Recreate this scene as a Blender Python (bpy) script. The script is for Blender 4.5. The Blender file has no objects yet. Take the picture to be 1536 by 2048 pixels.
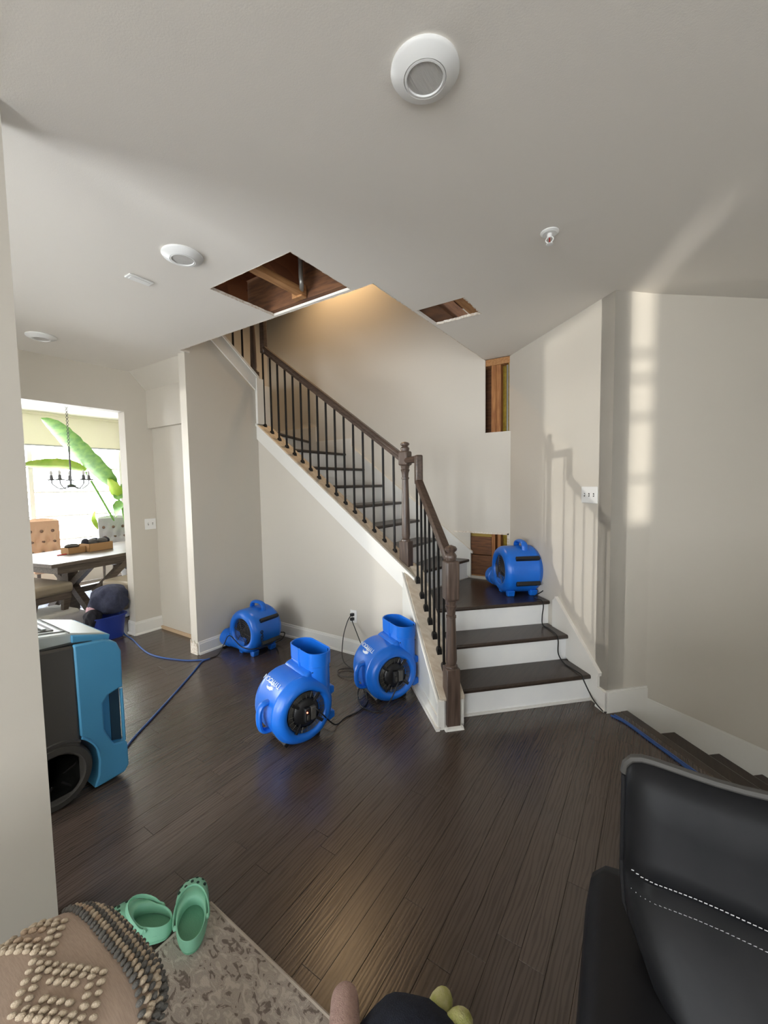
import bpy, bmesh, math, random
from mathutils import Vector, Matrix
random.seed(7)
PI = math.pi
C = bpy.context.scene.collection
SC = bpy.context.scene

# ------------------------------------------------------------------ camera
YAW, PITCH, ROLL, CAMH = 0.588893, 0.0661376, -0.0154781, 1.54
cam_d = bpy.data.cameras.new('camera')
cam = bpy.data.objects.new('camera', cam_d); C.objects.link(cam)
cam_d.sensor_fit = 'VERTICAL'; cam_d.sensor_height = 36.0; cam_d.sensor_width = 27.0
cam_d.lens = 828.38 / 2048 * 36.0
cam_d.clip_start = 0.03; cam_d.clip_end = 200
_f = Vector((0, math.cos(PITCH), -math.sin(PITCH))); _r = Vector((1, 0, 0)); _u = _r.cross(_f)
_r2 = _r * math.cos(ROLL) + _u * math.sin(ROLL); _u2 = _u * math.cos(ROLL) - _r * math.sin(ROLL)
_m = Matrix((( _r2.x, _u2.x, -_f.x), (_r2.y, _u2.y, -_f.y), (_r2.z, _u2.z, -_f.z)))
cam.matrix_world = Matrix.Translation((0, 0, CAMH)) @ (Matrix.Rotation(YAW, 3, 'Z') @ _m).to_4x4()
SC.camera = cam

# ------------------------------------------------------------------ sky, lamps, exposure
W = bpy.data.worlds.new('sky'); SC.world = W; W.use_nodes = True
W.node_tree.nodes['Background'].inputs['Color'].default_value = (0.93, 0.97, 1.0, 1)
W.node_tree.nodes['Background'].inputs['Strength'].default_value = 17.5

def lamp(name, kind, loc, energy, color=(1, 1, 1), look=None, **kw):
    d = bpy.data.lights.new(name, kind); o = bpy.data.objects.new(name, d); C.objects.link(o)
    o.location = loc; d.energy = energy; d.color = color
    for k, v in kw.items(): setattr(d, k, v)
    if look is not None:
        o.rotation_euler = (Vector(look) - Vector(loc)).to_track_quat('-Z', 'Y').to_euler()
    return o
def portal(loc, look, sx, sy):
    o = lamp('window_portal', 'AREA', loc, 1, look=look, shape='RECTANGLE', size=sx, size_y=sy)
    o.data.cycles.is_portal = True
    return o
portal((-8.14, 2.35, 1.55), (0, 2.35, 1.55), 2.7, 2.4)
portal((-8.14, -0.35, 1.55), (0, -0.35, 1.55), 0.9, 2.4)
portal((0.1, -4.62, 1.45), (0.1, 0, 1.45), 2.8, 2.3)
portal((3.55, -1.6, 1.45), (0, -1.6, 1.45), 1.4, 2.3)
portal((-2.65, -1.83, 1.3), (-2.65, 0, 1.3), 1.6, 2.4)
# sun glinting off something parked outside, seen through the dining window
lamp('sun_glint', 'SPOT', (-13.5, -3.2, 1.5), 3000, (1.0, 0.96, 0.88), look=(-1.0, 3.3, 1.8),
     spot_size=math.radians(30), spot_blend=0.3, shadow_soft_size=0.14)
lamp('sun_glint', 'SPOT', (4.5, -9.0, 0.8), 6000, (1.0, 0.95, 0.86), look=(2.797, -4.5, 1.23), spot_size=math.radians(16), spot_blend=0.2, shadow_soft_size=0.03)
# warm lamp above the stair, upstairs
lamp('upstairs_lamp', 'SPOT', (-3.15, 3.66, 4.5), 110, (1.0, 0.66, 0.34), look=(-3.15, 3.9, 2.6),
     spot_size=math.radians(120), spot_blend=0.9, shadow_soft_size=0.06)
SC.view_settings.view_transform = 'Standard'
SC.view_settings.look = 'None'
SC.view_settings.exposure = 0.0
SC.view_settings.gamma = 1.0
SC.view_settings.use_curve_mapping = False

# ------------------------------------------------------------------ materials
def srgb(r, g, b):
    f = lambda c: (c / 12.92 if c <= 0.04045 else ((c + 0.055) / 1.055) ** 2.4)
    return (f(r / 255), f(g / 255), f(b / 255), 1)
def mat(name, col, rough=0.5, metal=0.0, col2=None, scale=8, stretch=(1, 1, 1), bump=0.0, bscale=60, spec=0.5, coat=0.0, rnd=0.0, detail=4, alpha=None, emit=0):
    m = bpy.data.materials.new(name); m.use_nodes = True
    nt = m.node_tree; N = nt.nodes; L = nt.links
    b = N['Principled BSDF']
    b.inputs['Roughness'].default_value = rough; b.inputs['Metallic'].default_value = metal
    b.inputs['Specular IOR Level'].default_value = spec; b.inputs['Coat Weight'].default_value = coat
    b.inputs['Coat Roughness'].default_value = 0.25
    b.inputs['Base Color'].default_value = col
    if emit:
        b.inputs['Emission Color'].default_value = col; b.inputs['Emission Strength'].default_value = emit
    tc = N.new('ShaderNodeTexCoord'); mp = N.new('ShaderNodeMapping'); mp.inputs['Scale'].default_value = stretch
    L.new(tc.outputs['Object'], mp.inputs['Vector'])
    out = None
    if col2 is not None:
        n = N.new('ShaderNodeTexNoise'); n.inputs['Scale'].default_value = scale; n.inputs['Detail'].default_value = detail
        L.new(mp.outputs['Vector'], n.inputs['Vector'])
        r = N.new('ShaderNodeValToRGB'); r.color_ramp.elements[0].position = 0.35; r.color_ramp.elements[1].position = 0.65
        r.color_ramp.elements[0].color = col; r.color_ramp.elements[1].color = col2
        L.new(n.outputs['Fac'], r.inputs['Fac']); out = r.outputs['Color']
    if rnd:
        oi = N.new('ShaderNodeObjectInfo'); mr = N.new('ShaderNodeMapRange')
        mr.inputs['To Min'].default_value = 1 - rnd; mr.inputs['To Max'].default_value = 1 + rnd
        L.new(oi.outputs['Random'], mr.inputs['Value'])
        hs = N.new('ShaderNodeHueSaturation'); hs.inputs['Color'].default_value = col
        if out: L.new(out, hs.inputs['Color'])
        L.new(mr.outputs['Result'], hs.inputs['Value']); out = hs.outputs['Color']
    if out: L.new(out, b.inputs['Base Color'])
    if bump:
        n2 = N.new('ShaderNodeTexNoise'); n2.inputs['Scale'].default_value = bscale; n2.inputs['Detail'].default_value = 3
        L.new(mp.outputs['Vector'], n2.inputs['Vector'])
        bp = N.new('ShaderNodeBump'); bp.inputs['Strength'].default_value = bump; bp.inputs['Distance'].default_value = 0.01
        L.new(n2.outputs['Fac'], bp.inputs['Height']); L.new(bp.outputs['Normal'], b.inputs['Normal'])
    return m

def wood_floor():
    m = mat('dark_oak_floor', srgb(62, 50, 43), 0.27, spec=0.5, coat=0.28)
    nt = m.node_tree; N = nt.nodes; L = nt.links; b = N['Principled BSDF']
    tc = N.new('ShaderNodeTexCoord'); oi = N.new('ShaderNodeObjectInfo')
    off = N.new('ShaderNodeVectorMath'); off.operation = 'SCALE'; off.inputs[0].default_value = (13.1, 7.7, 3.3)
    L.new(oi.outputs['Random'], off.inputs['Scale'])
    ad = N.new('ShaderNodeVectorMath'); ad.operation = 'ADD'
    L.new(tc.outputs['Object'], ad.inputs[0]); L.new(off.outputs['Vector'], ad.inputs[1])
    mp = N.new('ShaderNodeMapping'); mp.inputs['Scale'].default_value = (1, 0.1, 1); L.new(ad.outputs['Vector'], mp.inputs['Vector'])
    wv = N.new('ShaderNodeTexWave'); wv.inputs['Scale'].default_value = 22; wv.inputs['Distortion'].default_value = 9
    wv.inputs['Detail'].default_value = 2; wv.inputs['Detail Scale'].default_value = 1.6
    L.new(mp.outputs['Vector'], wv.inputs['Vector'])
    mp2 = N.new('ShaderNodeMapping'); mp2.inputs['Scale'].default_value = (1, 0.04, 1); L.new(ad.outputs['Vector'], mp2.inputs['Vector'])
    ns = N.new('ShaderNodeTexNoise'); ns.inputs['Scale'].default_value = 260; ns.inputs['Detail'].default_value = 2
    L.new(mp2.outputs['Vector'], ns.inputs['Vector'])
    mx = N.new('ShaderNodeMath'); mx.operation = 'MULTIPLY_ADD'; mx.inputs[1].default_value = 0.55
    L.new(ns.outputs['Fac'], mx.inputs[0]); L.new(wv.outputs['Fac'], mx.inputs[2])
    r = N.new('ShaderNodeValToRGB'); r.color_ramp.elements[0].position = 0.2; r.color_ramp.elements[1].position = 1.3 / 1.5
    r.color_ramp.elements[0].color = srgb(58, 48, 43); r.color_ramp.elements[1].color = srgb(77, 66, 59)
    L.new(mx.outputs['Value'], r.inputs['Fac'])
    mr = N.new('ShaderNodeMapRange'); mr.inputs['To Min'].default_value = 0.9; mr.inputs['To Max'].default_value = 1.1
    L.new(oi.outputs['Random'], mr.inputs['Value'])
    hs = N.new('ShaderNodeHueSaturation'); L.new(r.outputs['Color'], hs.inputs['Color']); L.new(mr.outputs['Result'], hs.inputs['Value'])
    L.new(hs.outputs['Color'], b.inputs['Base Color'])
    bp = N.new('ShaderNodeBump'); bp.inputs['Strength'].default_value = 0.05; bp.inputs['Distance'].default_value = 0.004
    L.new(mx.outputs['Value'], bp.inputs['Height']); L.new(bp.outputs['Normal'], b.inputs['Normal'])
    return m

def stained(name, c1, c2, rough, axis):
    st = {'X': (2, 30, 30), 'Y': (30, 2, 30), 'Z': (30, 30, 2)}[axis]
    return mat(name, c1, rough, col2=c2, scale=2.2, stretch=st, detail=6, bump=0.05, bscale=6, spec=0.5)

def osb(name, c1, c2, c3):
    m = mat(name, c1, 0.85)
    nt = m.node_tree; N = nt.nodes; L = nt.links; b = N['Principled BSDF']
    tc = N.new('ShaderNodeTexCoord'); v = N.new('ShaderNodeTexVoronoi'); v.inputs['Scale'].default_value = 16
    mp = N.new('ShaderNodeMapping'); mp.inputs['Scale'].default_value = (1, 0.45, 0.8); mp.inputs['Rotation'].default_value = (0.4, 0.3, 0.5)
    L.new(tc.outputs['Object'], mp.inputs['Vector']); L.new(mp.outputs['Vector'], v.inputs['Vector'])
    r = N.new('ShaderNodeValToRGB'); r.color_ramp.elements[0].color = c1; r.color_ramp.elements[1].color = c3
    e = r.color_ramp.elements.new(0.5); e.color = c2
    sp = N.new('ShaderNodeSeparateColor'); L.new(v.outputs['Color'], sp.inputs['Color'])
    L.new(sp.outputs['Red'], r.inputs['Fac']); L.new(r.outputs['Color'], b.inputs['Base Color'])
    return m

def rug_mat():
    m = mat('worn_rug_pile', srgb(150, 140, 130), 0.95, bump=0.4, bscale=400)
    nt = m.node_tree; N = nt.nodes; L = nt.links; b = N['Principled BSDF']
    tc = N.new('ShaderNodeTexCoord'); mp = N.new('ShaderNodeMapping'); mp.inputs['Scale'].default_value = (1, 1.7, 1); mp.inputs['Rotation'].default_value = (0, 0, 0.6)
    L.new(tc.outputs['Object'], mp.inputs['Vector'])
    n = N.new('ShaderNodeTexNoise'); n.inputs['Scale'].default_value = 24; n.inputs['Detail'].default_value = 8; n.inputs['Distortion'].default_value = 1.2
    L.new(mp.outputs['Vector'], n.inputs['Vector'])
    r = N.new('ShaderNodeValToRGB'); cr = r.color_ramp; cr.elements[0].position = 0.36; cr.elements[0].color = srgb(112, 101, 94)
    cr.elements[1].position = 0.62; cr.elements[1].color = srgb(186, 177, 166)
    e = cr.elements.new(0.41); e.color = srgb(124, 113, 106); e = cr.elements.new(0.44); e.color = srgb(170, 160, 149)
    e = cr.elements.new(0.53); e.color = srgb(160, 151, 142)
    L.new(n.outputs['Fac'], r.inputs['Fac']); L.new(r.outputs['Color'], b.inputs['Base Color'])
    return m

def glass_mat():
    m = bpy.data.materials.new('window_glass'); m.use_nodes = True; nt = m.node_tree; nt.nodes.clear()
    o = nt.nodes.new('ShaderNodeOutputMaterial'); mx = nt.nodes.new('ShaderNodeMixShader'); mx.inputs['Fac'].default_value = 0.06
    t = nt.nodes.new('ShaderNodeBsdfTransparent'); g = nt.nodes.new('ShaderNodeBsdfGlossy'); g.inputs['Roughness'].default_value = 0.02
    nt.links.new(t.outputs[0], mx.inputs[1]); nt.links.new(g.outputs[0], mx.inputs[2]); nt.links.new(mx.outputs[0], o.inputs[0])
    return m

WALLC = srgb(204, 198, 187)
M = dict(
    wall=mat('greige_wall_paint', WALLC, 0.5, bump=0.02, bscale=250, spec=0.3),
    ceil=mat('ceiling_paint', srgb(230, 225, 217), 0.8, bump=0.05, bscale=220, spec=0.2),
    white=mat('white_trim_paint', srgb(226, 224, 218), 0.35, spec=0.5),
    riser=mat('white_riser_paint', srgb(238, 238, 236), 0.4, col2=srgb(232, 233, 233), scale=5),
    floor=wood_floor(),
    tread=stained('dark_stained_tread', srgb(46, 37, 31), srgb(60, 48, 40), 0.3, 'Y'),
    rail=stained('brown_stained_rail', srgb(60, 47, 39), srgb(84, 68, 58), 0.3, 'X'),
    newel=stained('brown_stained_newel', srgb(66, 53, 46), srgb(96, 80, 70), 0.35, 'Z'),
    iron=mat('black_iron', srgb(22, 20, 20), 0.45, 0.3),
    curb=mat('bare_primed_cap', srgb(196, 186, 170), 0.6, col2=srgb(178, 164, 146), scale=9, stretch=(1, 4, 4)),
    lumber=mat('pine_lumber', srgb(176, 130, 84), 0.8, col2=srgb(150, 104, 62), scale=3, stretch=(20, 2, 20)),
    lumberz=mat('pine_stud', srgb(170, 118, 70), 0.8, col2=srgb(138, 88, 50), scale=3, stretch=(20, 20, 2)),
    ply=mat('brown_plywood', srgb(122, 82, 52), 0.8, col2=srgb(92, 60, 40), scale=4, stretch=(2, 2, 14)),
    osb=osb('osb_web', srgb(120, 72, 44), srgb(146, 92, 58), srgb(94, 54, 34)),
    insul=mat('yellow_insulation', srgb(168, 142, 52), 0.95, col2=srgb(140, 112, 40), scale=30, bump=0.6, bscale=50),
    gyp=mat('torn_gypsum', srgb(228, 222, 212), 0.9, col2=srgb(200, 186, 168), scale=60),
    pipe=mat('galvanised_pipe', srgb(150, 148, 142), 0.35, 0.6),
    blue=mat('blue_rotomoulded_plastic', srgb(20, 102, 204), 0.31, bump=0.05, bscale=160, spec=0.5, col2=srgb(25, 108, 210), scale=5),
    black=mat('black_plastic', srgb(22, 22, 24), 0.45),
    blackm=mat('black_wire', srgb(18, 18, 18), 0.4, 0.4),
    greywire=mat('grey_wire', srgb(84, 82, 78), 0.4, 0.5),
    rubber=mat('dark_rubber', srgb(66, 64, 60), 0.7, bump=0.1, bscale=90),
    gold=mat('label_white', srgb(214, 226, 240), 0.5),
    led=mat('red_led', (1.0, 0.18, 0.1, 1), 0.4, emit=6),
    cord=mat('black_cord', srgb(16, 16, 17), 0.5),
    bluecord=mat('blue_cord', srgb(44, 84, 150), 0.5),
    teal=mat('teal_blue_plastic', srgb(76, 150, 192), 0.45, bump=0.03, bscale=120),
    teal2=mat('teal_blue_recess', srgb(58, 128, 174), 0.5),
    grey=mat('charcoal_plastic', srgb(74, 72, 69), 0.55, bump=0.05, bscale=160),
    silver=mat('pale_grey_plastic', srgb(178, 188, 188), 0.4),
    plate=mat('white_plastic', srgb(232, 232, 230), 0.35),
    slot=mat('dark_slot', srgb(60, 58, 54), 0.6),
    leather=mat('black_leather', srgb(25, 25, 27), 0.48, col2=srgb(20, 21, 23), scale=14, bump=0.08, bscale=22, spec=0.18),
    leather2=mat('matte_black_leather', srgb(26, 26, 28), 0.55, bump=0.06, bscale=30, spec=0.18),
    piping=mat('grey_piping', srgb(62, 60, 57), 0.6),
    stitch=mat('pale_thread', srgb(188, 188, 190), 0.7),
    linen=mat('beige_woven_linen', srgb(194, 172, 154), 0.95, col2=srgb(182, 160, 142), scale=60, stretch=(1, 8, 1), bump=0.5, bscale=500),
    yarnw=mat('cream_yarn', srgb(206, 190, 168), 0.95, col2=srgb(190, 172, 148), scale=120, bump=0.5, bscale=600),
    yarnb=mat('beige_yarn', srgb(186, 162, 138), 0.95, bump=0.5, bscale=600),
    yarng=mat('grey_yarn', srgb(112, 110, 106), 0.95, col2=srgb(98, 96, 92), scale=120, bump=0.5, bscale=600),
    mint=mat('mint_foam', srgb(130, 190, 160), 0.6, bump=0.06, bscale=300),
    mintd=mat('mint_insole', srgb(92, 148, 120), 0.7, bump=0.2, bscale=260),
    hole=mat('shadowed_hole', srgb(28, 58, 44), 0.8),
    rug=rug_mat(), rugedge=mat('rug_binding', srgb(172, 162, 150), 0.95),
    pink=mat('dusty_pink_fleece', srgb(190, 160, 150), 1.0, col2=srgb(178, 148, 138), scale=90, bump=0.6, bscale=300),
    navy=mat('navy_fleece', srgb(26, 32, 46), 0.95, col2=srgb(20, 24, 36), scale=40, bump=0.5, bscale=300),
    lime=mat('lime_fleece', srgb(172, 174, 96), 0.95, col2=srgb(196, 192, 140), scale=40, bump=0.4, bscale=300),
    table=stained('weathered_brown_table', srgb(92, 82, 72), srgb(120, 108, 96), 0.4, 'Y'),
    taupe=mat('taupe_vinyl', srgb(160, 148, 128), 0.4),
    tan=mat('tan_tufted_fabric', srgb(206, 168, 138), 0.8),
    greyfab=mat('grey_tufted_fabric', srgb(176, 174, 176), 0.8),
    card=mat('cardboard', srgb(176, 138, 94), 0.85),
    dark=mat('dark_cloth', srgb(40, 40, 48), 0.95, bump=0.4, bscale=40),
    denim=mat('slate_blue_fleece', srgb(66, 70, 92), 0.95, col2=srgb(56, 60, 80), scale=30, bump=0.5, bscale=60),
    tub=mat('royal_blue_tub', srgb(34, 56, 140), 0.45),
    leaf=mat('banana_leaf_green', srgb(104, 156, 74), 0.5, col2=srgb(136, 186, 88), scale=3, stretch=(1, 6, 6)),
    lime_leaf=mat('young_leaf_green', srgb(160, 210, 60), 0.5, col2=srgb(196, 226, 90), scale=6),
    shade=mat('cream_shade_fabric', srgb(226, 220, 200), 0.9),
    chrome=mat('brushed_nickel', srgb(96, 96, 98), 0.35, 0.8),
    bulb=mat('frosted_bulb', srgb(225, 225, 222), 0.3),
    palerug=mat('pale_blue_rug', srgb(186, 192, 204), 0.95, col2=srgb(130, 136, 156), scale=9),
    glass=glass_mat(), clay=mat('grey_planter', srgb(150, 150, 148), 0.7),
)

# ------------------------------------------------------------------ mesh helpers
class MB:
    def __init__(s): s.v = []; s.f = []
    def add(s, vs, fs):
        o = len(s.v); s.v += [tuple(v) for v in vs]; s.f += [tuple(i + o for i in f) for f in fs]; return s
    def box(s, a, b, mtx=None):
        (x0, y0, z0), (x1, y1, z1) = a, b
        vs = [Vector(p) for p in ((x0,y0,z0),(x1,y0,z0),(x1,y1,z0),(x0,y1,z0),(x0,y0,z1),(x1,y0,z1),(x1,y1,z1),(x0,y1,z1))]
        if mtx: vs = [mtx @ v for v in vs]
        return s.add(vs, [(0,3,2,1),(4,5,6,7),(0,1,5,4),(1,2,6,5),(2,3,7,6),(3,0,4,7)])
    def cbox(s, c, d, mtx=None):
        return s.box([c[i] - d[i] / 2 for i in range(3)], [c[i] + d[i] / 2 for i in range(3)], mtx)
    def prism(s, poly, fn, d0, d1):
        """poly: list of 2-D points; fn(u, v, d) -> 3-D point; swept from d0 to d1"""
        n = len(poly)
        vs = [fn(u, v, d0) for u, v in poly] + [fn(u, v, d1) for u, v in poly]
        return s.add(vs, [tuple(range(n))[::-1], tuple(range(n, 2 * n))] + [(i, (i + 1) % n, n + (i + 1) % n, n + i) for i in range(n)])
    def tube(s, path, r, n=8, cap=True, sq=False, up=None):
        P = [Vector(p) for p in path]; rs = r if isinstance(r, list) else [r] * len(P)
        prev = None; rings = []
        for i, p in enumerate(P):
            t = (P[min(i + 1, len(P) - 1)] - P[max(i - 1, 0)]).normalized()
            if prev is None:
                a = Vector(up) if up else (Vector((0, 0, 1)) if abs(t.z) < 0.9 else Vector((1, 0, 0)))
            else: a = prev
            a = (a - t * a.dot(t)).normalized(); prev = a; b = t.cross(a)
            ring = []
            for k in range(n):
                th = 2 * PI * (k + (0.5 if sq else 0)) / n
                q = rs[i]; qa, qb = (q if isinstance(q, tuple) else (q, q))
                ring.append(p + a * math.cos(th) * qa + b * math.sin(th) * qb)
            rings.append(ring)
        vs = [v for rg in rings for v in rg]; fs = []
        for i in range(len(P) - 1):
            for k in range(n):
                fs.append((i*n+k, i*n+(k+1)%n, (i+1)*n+(k+1)%n, (i+1)*n+k))
        if cap: fs += [tuple(range(n))[::-1], tuple(range((len(P)-1)*n, len(P)*n))]
        return s.add(vs, fs)
    def lathe(s, prof, c=(0, 0, 0), axis='Z', n=24, mtx=None, a0=0, a1=2*PI):
        """prof: list of (h, r) along the axis"""
        c = Vector(c); vs = []; closed = abs(a1 - a0 - 2*PI) < 1e-6; nn = n if closed else n + 1
        for h, r in prof:
            for k in range(nn):
                th = a0 + (a1 - a0) * k / n; x, y = r * math.cos(th), r * math.sin(th)
                p = {'Z': Vector((x, y, h)), 'X': Vector((h, x, y)), 'Y': Vector((y, h, x))}[axis]
                p = c + p
                vs.append(mtx @ p if mtx else p)
        fs = []
        for i in range(len(prof) - 1):
            for k in range(n):
                k2 = (k + 1) % nn
                fs.append((i*nn+k, i*nn+k2, (i+1)*nn+k2, (i+1)*nn+k))
        if closed:
            fs += [tuple(range(nn))[::-1], tuple(range((len(prof)-1)*nn, len(prof)*nn))]
        return s.add(vs, fs)
    def torus(s, R, r, c=(0,0,0), axis='Z', n=28, k=6, a0=0, a1=2*PI, mtx=None):
        path = []
        for i in range(n + 1):
            th = a0 + (a1 - a0) * i / n; x, y = R * math.cos(th), R * math.sin(th)
            p = Vector(c) + {'Z': Vector((x, y, 0)), 'X': Vector((0, x, y)), 'Y': Vector((y, 0, x))}[axis]
            path.append(mtx @ p if mtx else p)
        return s.tube(path, r, k)
    def loft(s, rings, cap0=True, cap1=True):
        n = len(rings[0]); vs = [v for r in rings for v in r]; fs = []
        for i in range(len(rings) - 1):
            for k in range(n): fs.append((i*n+k, i*n+(k+1)%n, (i+1)*n+(k+1)%n, (i+1)*n+k))
        if cap0: fs.append(tuple(range(n))[::-1])
        if cap1: fs.append(tuple(range((len(rings)-1)*n, len(rings)*n)))
        return s.add(vs, fs)
    def ball(s, c, r, n=10, k=7, mtx=None):
        rx, ry, rz = r if isinstance(r, tuple) else (r, r, r); rings = []
        for i in range(k + 1):
            ph = -PI/2 + PI * i / k; ph = max(min(ph, PI/2 - 0.05), -PI/2 + 0.05)
            ring = [Vector((c[0] + rx*math.cos(ph)*math.cos(2*PI*j/n), c[1] + ry*math.cos(ph)*math.sin(2*PI*j/n), c[2] + rz*math.sin(ph))) for j in range(n)]
            rings.append([mtx @ v for v in ring] if mtx else ring)
        return s.loft(rings)
    def build(s, name, m, parent=None, smooth=False, bevel=0, seg=2, sub=0, kind=None, label=None, angle=40):
        me = bpy.data.meshes.new(name); me.from_pydata(s.v, [], s.f)
        bm = bmesh.new(); bm.from_mesh(me); bmesh.ops.recalc_face_normals(bm, faces=bm.faces); bm.to_mesh(me); bm.free()
        me.materials.append(m)
        o = bpy.data.objects.new(name, me); C.objects.link(o)
        if parent: o.parent = parent
        if bevel:
            md = o.modifiers.new('edge', 'BEVEL'); md.width = bevel; md.segments = seg; md.limit_method = 'ANGLE'; md.angle_limit = math.radians(35)
            smooth = True
        if sub:
            md = o.modifiers.new('smooth', 'SUBSURF'); md.levels = sub; md.render_levels = sub
        if smooth:
            try: me.shade_smooth()
            except Exception:
                for p in me.polygons: p.use_smooth = True
            if not sub:
                try: me.set_sharp_from_angle(angle=math.radians(angle))
                except Exception: pass
        if kind: o['kind'] = kind
        if label: o['label'] = label
        return o

def thing(name, label, cat, loc=(0, 0, 0), rot=None, group=None):
    o = bpy.data.objects.new(name, None); C.objects.link(o); o.empty_display_size = 0.1
    o.location = loc
    if rot is not None: o.rotation_euler = rot if not isinstance(rot, Matrix) else rot.to_euler()
    return tag(o, label, cat, group)
def tag(o, label, cat, group=None):
    o['label'] = label; o['category'] = cat
    if group: o['group'] = group
    return o
def st(o): o['kind'] = 'structure'; return o
def copy_tree(o, parent=None):
    c = o.copy(); C.objects.link(c)
    if parent: c.parent = parent
    for ch in list(o.children): copy_tree(ch, c)
    return c
def bez(pts, n=12):
    """Catmull-Rom through the points"""
    P = [Vector(p) for p in pts]; P = [P[0] * 2 - P[1]] + P + [P[-1] * 2 - P[-2]]; out = []
    for i in range(1, len(P) - 2):
        for k in range(n):
            t = k / n; a, b, c, d = P[i-1], P[i], P[i+1], P[i+2]
            out.append(0.5 * ((2*b) + (c-a)*t + (2*a-5*b+4*c-d)*t*t + (3*b-a-3*c+d)*t**3))
    out.append(P[-2]); return out
def wall(name, p0, p1, z0, z1, th, m, holes=(), parent=None):
    """vertical wall from p0 to p1; thickness th to the LEFT of p0->p1 (negative = right); holes (u0,u1,w0,w1)"""
    p0, p1 = Vector((*p0, 0)), Vector((*p1, 0)); L = (p1 - p0).length; d = (p1 - p0) / L; nrm = Vector((-d.y, d.x, 0))
    us = sorted({0, L, *[max(0, min(L, h[i])) for h in holes for i in (0, 1)]}); zs = sorted({z0, z1, *[max(z0, min(z1, h[i])) for h in holes for i in (2, 3)]})
    mb = MB()
    for a, b in zip(us, us[1:]):
        for c, e in zip(zs, zs[1:]):
            um, zm = (a + b) / 2, (c + e) / 2
            if any(h[0] < um < h[1] and h[2] < zm < h[3] for h in holes): continue
            mb.prism([(a, c), (b, c), (b, e), (a, e)], lambda u, v, t: p0 + d*u + nrm*t + Vector((0, 0, v)), 0, th)
    bmx = mb.build(name, m, parent)
    bm = bmesh.new(); bm.from_mesh(bmx.data); bmesh.ops.remove_doubles(bm, verts=bm.verts, dist=1e-5); bm.to_mesh(bmx.data); bm.free()
    return st(bmx) if parent is None else bmx
def text_mesh(body, size, mtx, name, m, parent, ext=0.0008, align='CENTER'):
    cu = bpy.data.curves.new('t', 'FONT'); cu.body = body; cu.size = size; cu.extrude = ext; cu.align_x = align; cu.align_y = 'CENTER'
    o = bpy.data.objects.new('t', cu); C.objects.link(o)
    me = bpy.data.meshes.new_from_object(o.evaluated_get(bpy.context.evaluated_depsgraph_get()))
    bpy.data.objects.remove(o); me.transform(mtx); me.materials.clear(); me.materials.append(m); me.name = name
    ob = bpy.data.objects.new(name, me); C.objects.link(ob); ob.parent = parent
    return ob

RT2 = math.sqrt(0.5); CZ = 2.73
def LS(t, s, z): d = -3.354 - t / RT2; return Vector(((s + d) / 2, (s - d) / 2, z))   # along / across the lower flight
RD = Vector((-RT2, RT2, 0)); ND = Vector((RT2, RT2, 0))

# ================================================================== FLOOR
sub = MB()
sub.box((-8.1, -2.6, -0.12), (-0.2, 4.1, -0.022)); sub.box((-1.85, -4.6, -0.12), (-0.2, -2.6, -0.022)); sub.box((-0.2, -4.6, -0.12), (3.4, -0.4, -0.022))
sub.prism([(-0.2, -0.4), (3.4, -0.4), (-0.2 + 0.03, 3.15), (-0.2, 3.18)], lambda u, v, d: Vector((u, v, d)), -0.12, -0.022)
floor = st(sub.build('floor', mat('subfloor', srgb(40, 32, 28), 0.8)))
PW = 0.083
def clip(poly, a, b, c):
    """keep a*x+b*y<=c"""
    out = []
    for i in range(len(poly)):
        p, q = poly[i], poly[(i + 1) % len(poly)]; fp, fq = a*p[0]+b*p[1]-c, a*q[0]+b*q[1]-c
        if fp <= 0: out.append(p)
        if fp * fq < 0: t = fp / (fp - fq); out.append((p[0]+(q[0]-p[0])*t, p[1]+(q[1]-p[1])*t))
    return out
def plank_mesh(mb, poly, h=0.0):
    n = len(poly); cx = sum(p[0] for p in poly)/n; cy = sum(p[1] for p in poly)/n
    xs = [p[0] for p in poly]; ys = [p[1] for p in poly]; g, bv = 0.0003, 0.0013
    sx = max(xs)-min(xs); sy = max(ys)-min(ys)
    def ins(p, e): return (cx+(p[0]-cx)*max(0.05, 1-2*e/max(sx, .01)), cy+(p[1]-cy)*max(0.05, 1-2*e/max(sy, .01)))
    b0 = [(*ins(p, g), -0.02) for p in poly]; b1 = [(*ins(p, g), h-0.0009) for p in poly]; b2 = [(*ins(p, bv), h) for p in poly]
    mb.loft([b0, b1, b2], cap0=False)
planks_n = 0; far = MB()
x = -4.58
while x < 3.3:
    y = (-0.9 if x < 1.5 else -0.9) - random.random() * 0.9
    while y < 4.0:
        ln = random.choice((0.55, 0.8, 1.05, 1.3, 1.5)) * random.uniform(0.9, 1.1)
        poly = [(x, y), (x + PW, y), (x + PW, y + ln), (x, y + ln)]
        poly = clip(poly, 1, 1, 2.902)
        ymax = 2.35 if x < -3.5 else (2.905 if x < -1.66 else 3.2)
        if poly: poly = clip(poly, 0, 1, ymax)
        if len(poly) >= 3 and max(p[0] for p in poly) - min(p[0] for p in poly) > 0.01 and max(p[1] for p in poly) - min(p[1] for p in poly) > 0.02:
            vis = x < 0.9 and y + ln > 0.25 and not (x < -1.75 and y + ln < 0.75) and not (x > -0.1 and y + ln < 1.0) and not (-1.66 < x < -0.9 and y > 2.0 + (-x - 1.0))
            h = random.uniform(-0.0004, 0.0004)
            if vis and planks_n < 300:
                pm = MB(); plank_mesh(pm, poly, h); pm.build('plank', M['floor'], floor); planks_n += 1
            else: plank_mesh(far, poly, h)
        y += ln
    x += PW
x = -8.0
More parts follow.
